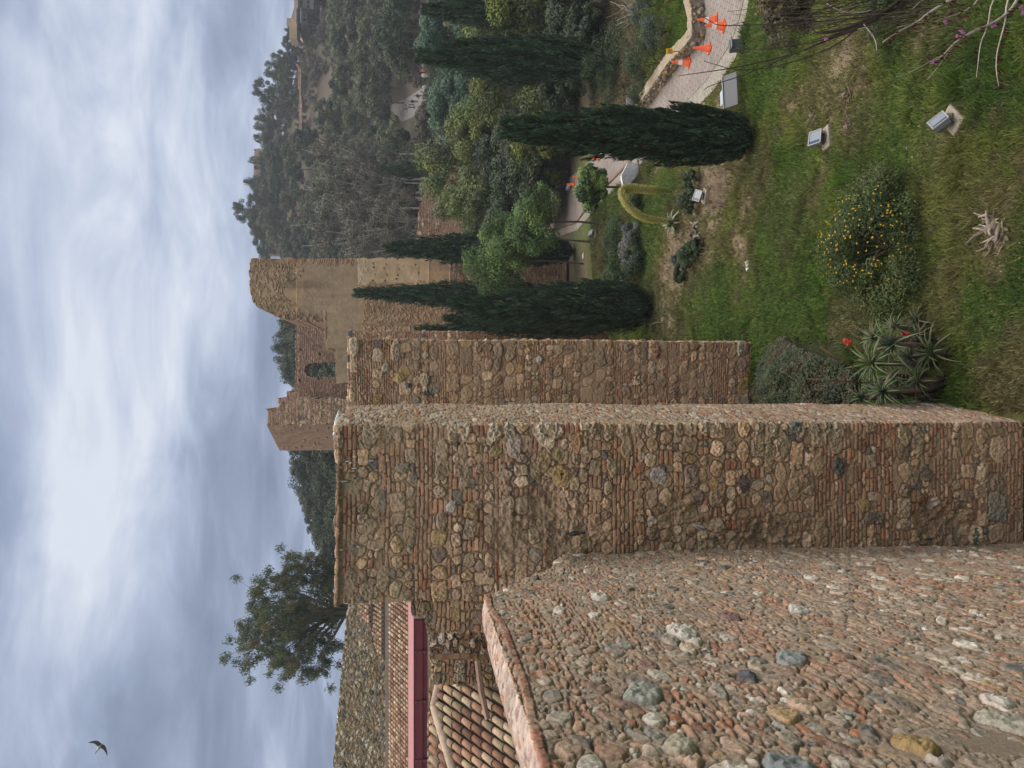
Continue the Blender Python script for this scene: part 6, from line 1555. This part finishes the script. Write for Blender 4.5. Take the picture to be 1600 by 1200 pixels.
b = Gp(922, 1000); rw = empty('ramp_wall', (b.x, b.y, 0), label='white rendered sloping ramp wall half hidden by the big cypress', cat='wall')
pts = [Wp(946, 981, b.y), Wp(946, 997, b.y), Wp(928, 998, b.y), Wp(902, 975, b.y), Wp(926, 971, b.y)]
at_origin(prism('white_wall', pts, .25, M_PLASTER, (.58, .60, .63)), rw)
pts = [Wp(950, 996, b.y + .03), Wp(950, 1014, b.y + .03), Wp(925, 1014, b.y + .03), Wp(900, 985, b.y + .03), Wp(902, 976, b.y + .03), Wp(928, 997, b.y + .03)]
at_origin(prism('stone_footing', pts, .2, M_STONE, (.15, .115, .085)), rw)
b = Gp(1036, 992); mb = MB(); mb.box(0, 0, .25, .75, .06, .35, (.35, .37, .38), bev=.01); mb.tube([(-.3, 0, -.1), (-.3, 0, .2)], .02, 6, (.2, .2, .2)); mb.tube([(.3, 0, -.1), (.3, 0, .2)], .02, 6, (.2, .2, .2))
o = mb.build('blank_board', M_PAINT, None, label='small pale grey board standing on the slope left of the sign shrubs', cat='board'); o.location = b
b = Gp(786, 1170)
mb = MB(); mb.box(0, 0, .035, .30, .24, .012, (.62, .63, .62), M=Matrix.Rotation(.08, 3, 'X')); mb.box(.02, .01, .05, .24, .20, .008, (.52, .53, .53), M=Matrix.Rotation(-.06, 3, 'Y')); o = mb.build('paper_litter', M_PAINT, None, label='square of pale grey litter lying flat on the open grass', cat='litter'); o.location = b; o.rotation_euler[2] = .2
b = Gp(800, 912)
mb = MB(); mb.box(0, 0, .03, .36, .5, .02, (.62, .63, .62)); mb.box(0, .03, .045, .28, .4, .012, (.5, .5, .5)); o = mb.build('paper_litter', M_PAINT, None, label='small white sheet lying on the farther lawn under the citrus trees', cat='litter'); o.location = b; o.rotation_euler[2] = .15

# ------------------------------------------------------------------ strollers on the hill road
strip('hill_road', [((u - 600) / 1200 * y, y) for u, y in [(1240, 114), (1140, 115), (1085, 117), (1050, 126), (1024, 140), (1006, 156)]], [((u - 600) / 1200 * y, y) for u, y in [(1240, 121), (1140, 122), (1090, 126), (1068, 136), (1048, 150), (1028, 166)]], 60, 6, M_PAVE, (.135, .13, .128), .06, kind='structure')


def loft_ring(cx, cy, z, a, b): return ((cx, cy, z), (a, 0, 0), (0, b, 0))


def person(label, u, y, shirt, trous, hair, rz, seed, pack=None):
    rr = random.Random(seed); x = (u - 600) / 1200 * y; z = th(x, y) + .07; s = rr.uniform(.94, 1.05)
    e = empty('person', (x, y, z), rz, label=label, cat='person', group='strollers on the hill road'); e.scale = (s, s, s)
    st = rr.uniform(.10, .22); aw_ = rr.uniform(-.2, .25)
    J = [(0, 0, .95), (0, 0, 1.15), (0, 0, 1.38), (0, 0, 1.49), (0, .01, 1.62), (0, .0, 1.72), (.19, 0, 1.40), (.24, aw_ * .4, 1.13), (.25, aw_ + .08, .90), (-.19, 0, 1.40), (-.24, -aw_ * .4, 1.13), (-.25, -aw_ + .08, .90),
         (.10, 0, .90), (.11, st * .5, .50), (.11, st, .08), (.11, st + .14, .03), (-.10, 0, .90), (-.11, -st * .3, .50), (-.11, -st, .08), (-.11, -st + .14, .03)]
    E = [(0, 1), (1, 2), (2, 3), (3, 4), (4, 5), (2, 6), (6, 7), (7, 8), (2, 9), (9, 10), (10, 11), (0, 12), (12, 13), (13, 14), (14, 15), (0, 16), (16, 17), (17, 18), (18, 19)]
    rad = [.13, .13, .14, .055, .095, .07, .065, .045, .035, .065, .045, .035, .085, .06, .042, .035, .085, .06, .042, .035]
    me = bpy.data.meshes.new('body'); me.from_pydata(J, E, []); o = bpy.data.objects.new('body', me); COL.objects.link(o); o.parent = e
    sk = o.modifiers.new('skin', 'SKIN'); sv = me.skin_vertices
    if not sv:
        bmm = bmesh.new(); bmm.from_mesh(me); bmm.verts.layers.skin.verify(); bmm.to_mesh(me); bmm.free()
    for i, v in enumerate(me.skin_vertices[0].data): v.radius = (rad[i], rad[i]); v.use_root = (i == 0)
    o.modifiers.new('sub', 'SUBSURF').levels = 1; me.materials.append(M_SKIN)
    mb = MB(); mb.loft([loft_ring(0, 0, .90, .175, .125), loft_ring(0, 0, 1.05, .17, .12), loft_ring(0, 0, 1.25, .185, .13), loft_ring(0, 0, 1.40, .19, .115), loft_ring(0, 0, 1.46, .10, .08)], 12, shirt)
    for sgn, q in ((1, 1), (-1, -1)): mb.tube([(sgn * .17, 0, 1.42), (sgn * .245, q * aw_ * .4, 1.14), (sgn * .25, q * aw_ + .06, .93)], [.075, .06, .05], 8, shirt)
    mb.build('jacket', M_CLOTH, e, smooth=True)
    mb = MB(); mb.loft([loft_ring(0, 0, .80, .17, .13), loft_ring(0, 0, .98, .165, .12)], 12, trous)
    mb.tube([(.09, 0, .92), (.11, st * .5, .5), (.11, st, .10)], [.10, .075, .06], 8, trous); mb.tube([(-.09, 0, .92), (-.11, -st * .3, .5), (-.11, -st, .10)], [.10, .075, .06], 8, trous); mb.build('trousers', M_CLOTH, e, smooth=True)
    mb = MB(); mb.loft([loft_ring(0, -.02, 1.60, .10, .10), loft_ring(0, -.015, 1.68, .108, .115), loft_ring(0, 0, 1.75, .085, .09), loft_ring(0, 0, 1.785, .03, .03)], 10, hair); mb.build('hair', M_CLOTH, e, smooth=True)
    if pack:
        mb = MB(); mb.box(0, -.19, 1.2, .28, .16, .42, pack, bev=.05); mb.build('backpack', M_CLOTH, e)
    return e


PE = [('person in a bright red top next to one in white on the hill road', 1087, 119.5, (.60, .05, .03), (.03, .03, .045), (.05, .03, .02), None), ('person in teal and dark trousers at the right end of the strollers', 1094, 119, (.05, .16, .22), (.02, .04, .05), (.06, .04, .03), (.08, .15, .28)),
      ('person all in white beside the red top', 1079, 119.5, (.60, .58, .56), (.50, .48, .46), (.10, .07, .05), None), ('person dressed in black walking left of the white one', 1067, 122, (.02, .02, .025), (.02, .02, .02), (.03, .02, .02), None),
      ('person in pale blue top with red bag in the middle group', 1061, 121, (.38, .50, .56), (.25, .05, .06), (.05, .04, .03), (.5, .06, .05)), ('person in navy jacket in the middle group', 1059, 126, (.04, .05, .13), (.05, .06, .10), (.06, .04, .03), None),
      ('person in pink shirt low in the middle group', 1051, 127, (.60, .25, .22), (.10, .10, .12), (.05, .03, .02), None), ('person in white jacket, upper middle group', 1054, 131, (.58, .56, .55), (.12, .12, .14), (.04, .03, .02), None),
      ('person in long black coat higher on the road', 1047, 139, (.02, .02, .022), (.02, .02, .02), (.03, .02, .02), None), ('person in light shirt below the black coat', 1044, 135, (.50, .48, .47), (.06, .06, .08), (.04, .03, .02), None),
      ('person in dark jacket, one of the upper walkers', 1038, 144, (.04, .04, .06), (.10, .10, .14), (.03, .02, .02), None), ('person in grey violet jacket among the upper walkers', 1033, 147, (.20, .19, .26), (.05, .05, .07), (.04, .03, .02), None),
      ('person in dark blue, upper left walker', 1029, 146, (.05, .06, .11), (.03, .03, .05), (.03, .02, .02), None), ('topmost stroller in grey', 1026, 152, (.24, .24, .26), (.07, .07, .09), (.03, .02, .02), None)]
for i, (lab, u, y, a, c, h, pk) in enumerate(PE): person(lab, u, y, a, c, h, random.uniform(-1.2, 1.2) + (3.14 if i % 3 else 0), 900 + i, pk)


# ------------------------------------------------------------------ birds
def bird_body(mb, L, c1, c2, fold=True):
    secs = [(0, .0), (.05, .03), (.16, .075), (.34, .115), (.52, .12), (.68, .085), (.76, .055), (.84, .062), (.92, .05), (.97, .02), (1.03, .004)]
    S = []
    for t, r in secs:
        zz = .03 * math.sin(t * 3) + (max(0, t - .68) * .45 if t < .97 else .125 - (t - .97) * .2)
        S.append(((0, t * L, zz * L * 1.4), (r * L * 1.15, 0, 0), (0, 0, r * L * 1.25)))
    mb.loft(S, 12, c1)
    mb.loft([((0, .08 * L, .02 * L), (.06 * L, 0, 0), (0, 0, .02 * L)), ((0, -.12 * L, -.01 * L), (.055 * L, 0, 0), (0, 0, .012 * L)), ((0, -.30 * L, -.03 * L), (.06 * L, 0, 0), (0, 0, .008 * L))], 10, c2)
    if fold:
        for s in (-1, 1): mb.loft([((s * .12 * L, .66 * L, .05 * L), (.01 * L, 0, 0), (0, 0, .05 * L)), ((s * .145 * L, .45 * L, .06 * L), (.02 * L, 0, 0), (0, 0, .11 * L)), ((s * .12 * L, .15 * L, .04 * L), (.015 * L, 0, 0), (0, 0, .07 * L)), ((s * .05 * L, -.15 * L, .02 * L), (.008 * L, 0, 0), (0, 0, .02 * L))], 10, c2)
    mb.tube([(.03 * L, .42 * L, -.10 * L), (.03 * L, .43 * L, -.27 * L)], .012 * L, 5, (.35, .12, .08)); mb.tube([(-.03 * L, .42 * L, -.10 * L), (-.03 * L, .43 * L, -.27 * L)], .012 * L, 5, (.35, .12, .08))


for (name, lab, u, v, y, L, c1, c2, rot) in [('pigeon', 'black pigeon clinging upright to the middle of the nearest tower', 367, 907, 12.03, .24, (.035, .035, .04), (.025, .025, .03), (1.25, 0, .4)), ('pigeon', 'reddish brown pigeon with pale tail perched high beside the hollow of the tower', 378, 1088, 12.0, .22, (.13, .085, .075), (.34, .34, .38), (-1.1, 0, 2.6)),
                                              ('pigeon', 'dark bluish pigeon at the corner where tower meets near wall', 341, 1082, 11.9, .24, (.035, .045, .07), (.05, .055, .08), (.5, .1, 1.9)), ('seagull', 'white gull resting on the far top corner of the nearest tower', 553, 541, 13.45, .40, (.68, .68, .70), (.62, .63, .66), (0, 0, 2.0))]:
    mb = MB(); bird_body(mb, L, c1, c2); o = mb.build(name, M_FEATHER, None, smooth=True, label=lab, cat='bird'); p = Wp(u, v, y)
    if name == 'seagull': p.z = ZT + .09
    o.location = p; o.rotation_euler = rot
mb = MB(); bird_body(mb, .46, (.50, .50, .52), (.42, .42, .46), False)
for s in (-1, 1):
    S = [((s * .03, .30, .03), .10), ((s * .20, .34, .09), .10), ((s * .38, .30, .10), .075), ((s * .55, .20, .06), .045), ((s * .66, .10, .03), .008)]
    n0 = mb.n; mb.loft([(c, (0, w, 0), (0, 0, .010)) for c, w in S], 10, (.13, .13, .17))
gl = mb.build('seagull', M_FEATHER, None, smooth=True, label='gull gliding high in the open sky at the left', cat='bird'); gl.location = Wp(26, 151, 42); gl.rotation_euler = (-.5, -.60, -.5)

# twigs and dry grass on the masonry
cp_ = empty('caper_sprig', Wp(350, 1530, 12.0), label='small leafy sprig sprouting low on the tower by the near wall', cat='plant'); mb = MB(); lv = MB(); rd = random.Random(3)
for k in range(9):
    a = rd.uniform(-1.4, 1.4); P = [Vector((0, .1, 0))]
    for q in range(5): P.append(P[-1] + Vector((math.sin(a) * .06 + .0, -.035, rd.uniform(-.02, .05))))
    mb.tube(P, [.006, .005, .004, .003, .002, .002], 5, (.14, .13, .08))
    for p in P[1:]:
        for j in range(4):
            n0 = mb.n; az = rd.uniform(0, 6.28); blade(lv, p, az, rd.uniform(-.4, .8), .065, .018, .6, (.05, .09, .045), (.06, .10, .05), seg=3)
mb.build('stems', M_BARK, cp_); lv.build('leaves', M_SUCC, cp_)
dg = empty('dry_grass_tuft', Gp(597, 1150) + Vector((0, -.1, .1)), label='straw coloured dry grass hanging on the foot of the second tower', cat='grass tuft'); mb = MB()
for k in range(160): blade(mb, (rd.uniform(-.18, .18), rd.uniform(-.1, .1), .6 + rd.uniform(-.2, .2)), rd.uniform(3.3, 6.1), rd.uniform(.1, 1.1), rd.uniform(.3, .65), .008, rd.uniform(1, 2.6), (.36, .26, .12), (.42, .32, .17), seg=4)
mb.build('blades', M_SUCC, dg)

# ------------------------------------------------------------------ grass
r_ = np.random.default_rng(77)
N_ = 290000
yy = 8.5 + (r_.random(N_) ** 1.55) * 40; uu = r_.uniform(555, 1290, N_); xx = (uu - 600) / 1200 * yy
_, m = ground_col(xx, yy)
keep = r_.random(N_) < 1 - .86 * ss(.25, .9, m)
inpath = (xx > 0) & inpoly(xx, yy, [tuple(p)[:2] for p in UP_] + [tuple(p) for p in LO3][::-1])
keep &= ~inpath
xx, yy, m = xx[keep], yy[keep], m[keep]; n = len(xx); zz = terrain(xx, yy)
c, _ = ground_col(xx, yy); c = c * r_.uniform(.7, 1.9, (n, 1)); dry = (r_.random(n) < .07 + .4 * m); c[dry] = np.array((.20, .165, .095)) * r_.uniform(.6, 1.3, (dry.sum(), 1))
bright = r_.random(n) < .08; c[bright] *= np.array((1.5, 1.35, 1.2))
h = (.045 + .06 * fbm(xx, yy, .9, 3, 12)) * r_.uniform(.6, 1.5, n) * (1 + .012 * yy); h = h * (1 + 1.1 * ss(.60, .74, fbm(xx, yy, 1.6, 3, 71))); w = .0065 * (1 + .05 * yy) * r_.uniform(.7, 1.4, n)
VV = []
for k in range(2):
    a = r_.uniform(0, 6.283, n); dx = np.cos(a); dy = np.sin(a); la = r_.uniform(0, 6.283, n); ln = r_.uniform(.2, 1.0, n) * h
    B = np.stack([xx + r_.normal(size=n) * .02, yy + r_.normal(size=n) * .02, zz - .015], 1); S = np.stack([dx, dy, 0 * dx], 1) * w[:, None]
    T = B + np.stack([np.cos(la) * ln, np.sin(la) * ln, h], 1); VV.append(np.stack([B - S, B + S, T + S * .35, T - S * .35], 1))
V = np.concatenate(VV).reshape(-1, 3); np_mesh('grass', V, np.arange(len(V)).reshape(-1, 4), M_GRASS, np.repeat(np.concatenate([c, c]), 4, 0), False, kind='stuff')
# fallen leaves and pebbles in the grass
n = 900; yy = 9 + r_.random(n) ** 1.5 * 30; xx = (r_.uniform(600, 1220, n) - 600) / 1200 * yy
ok = ~((xx > 0) & inpoly(xx, yy, [tuple(p)[:2] for p in UP_] + [tuple(p) for p in LO3][::-1])); xx, yy = xx[ok], yy[ok]; n = len(xx)
Nn = rdirs(r_, n) * .4 + np.array([0, 0, 1.]); Nn /= np.linalg.norm(Nn, axis=1, keepdims=True)
V, F = leaf_quads(np.stack([xx, yy, terrain(xx, yy) + .05], 1), Nn, .05, .035, r_); pc = np.array([(.24, .18, .10), (.28, .24, .18), (.18, .12, .07), (.32, .22, .09)])
np_mesh('fallen_leaves', V, F, M_LEAFN, np.repeat(pc[r_.integers(4, size=n)], 4, 0), False, kind='stuff')

# ------------------------------------------------------------------ air
hz = MB(); hz.box(0, 142, 43.5, 670, 416, 97, (1, 1, 1))
mh = bpy.data.materials.new('haze'); mh.use_nodes = True; nt = mh.node_tree; nt.nodes.clear(); oo = nt.nodes.new('ShaderNodeOutputMaterial'); pv = nt.nodes.new('ShaderNodeVolumePrincipled')
pv.inputs['Color'].default_value = (.80, .88, 1.0, 1); pv.inputs['Density'].default_value = .00042; pv.inputs['Anisotropy'].default_value = .2; nt.links.new(pv.outputs[0], oo.inputs['Volume'])
hzo = hz.build('haze', mh, kind='stuff')
SC.cycles.volume_bounces = 0; SC.cycles.volume_max_steps = 16
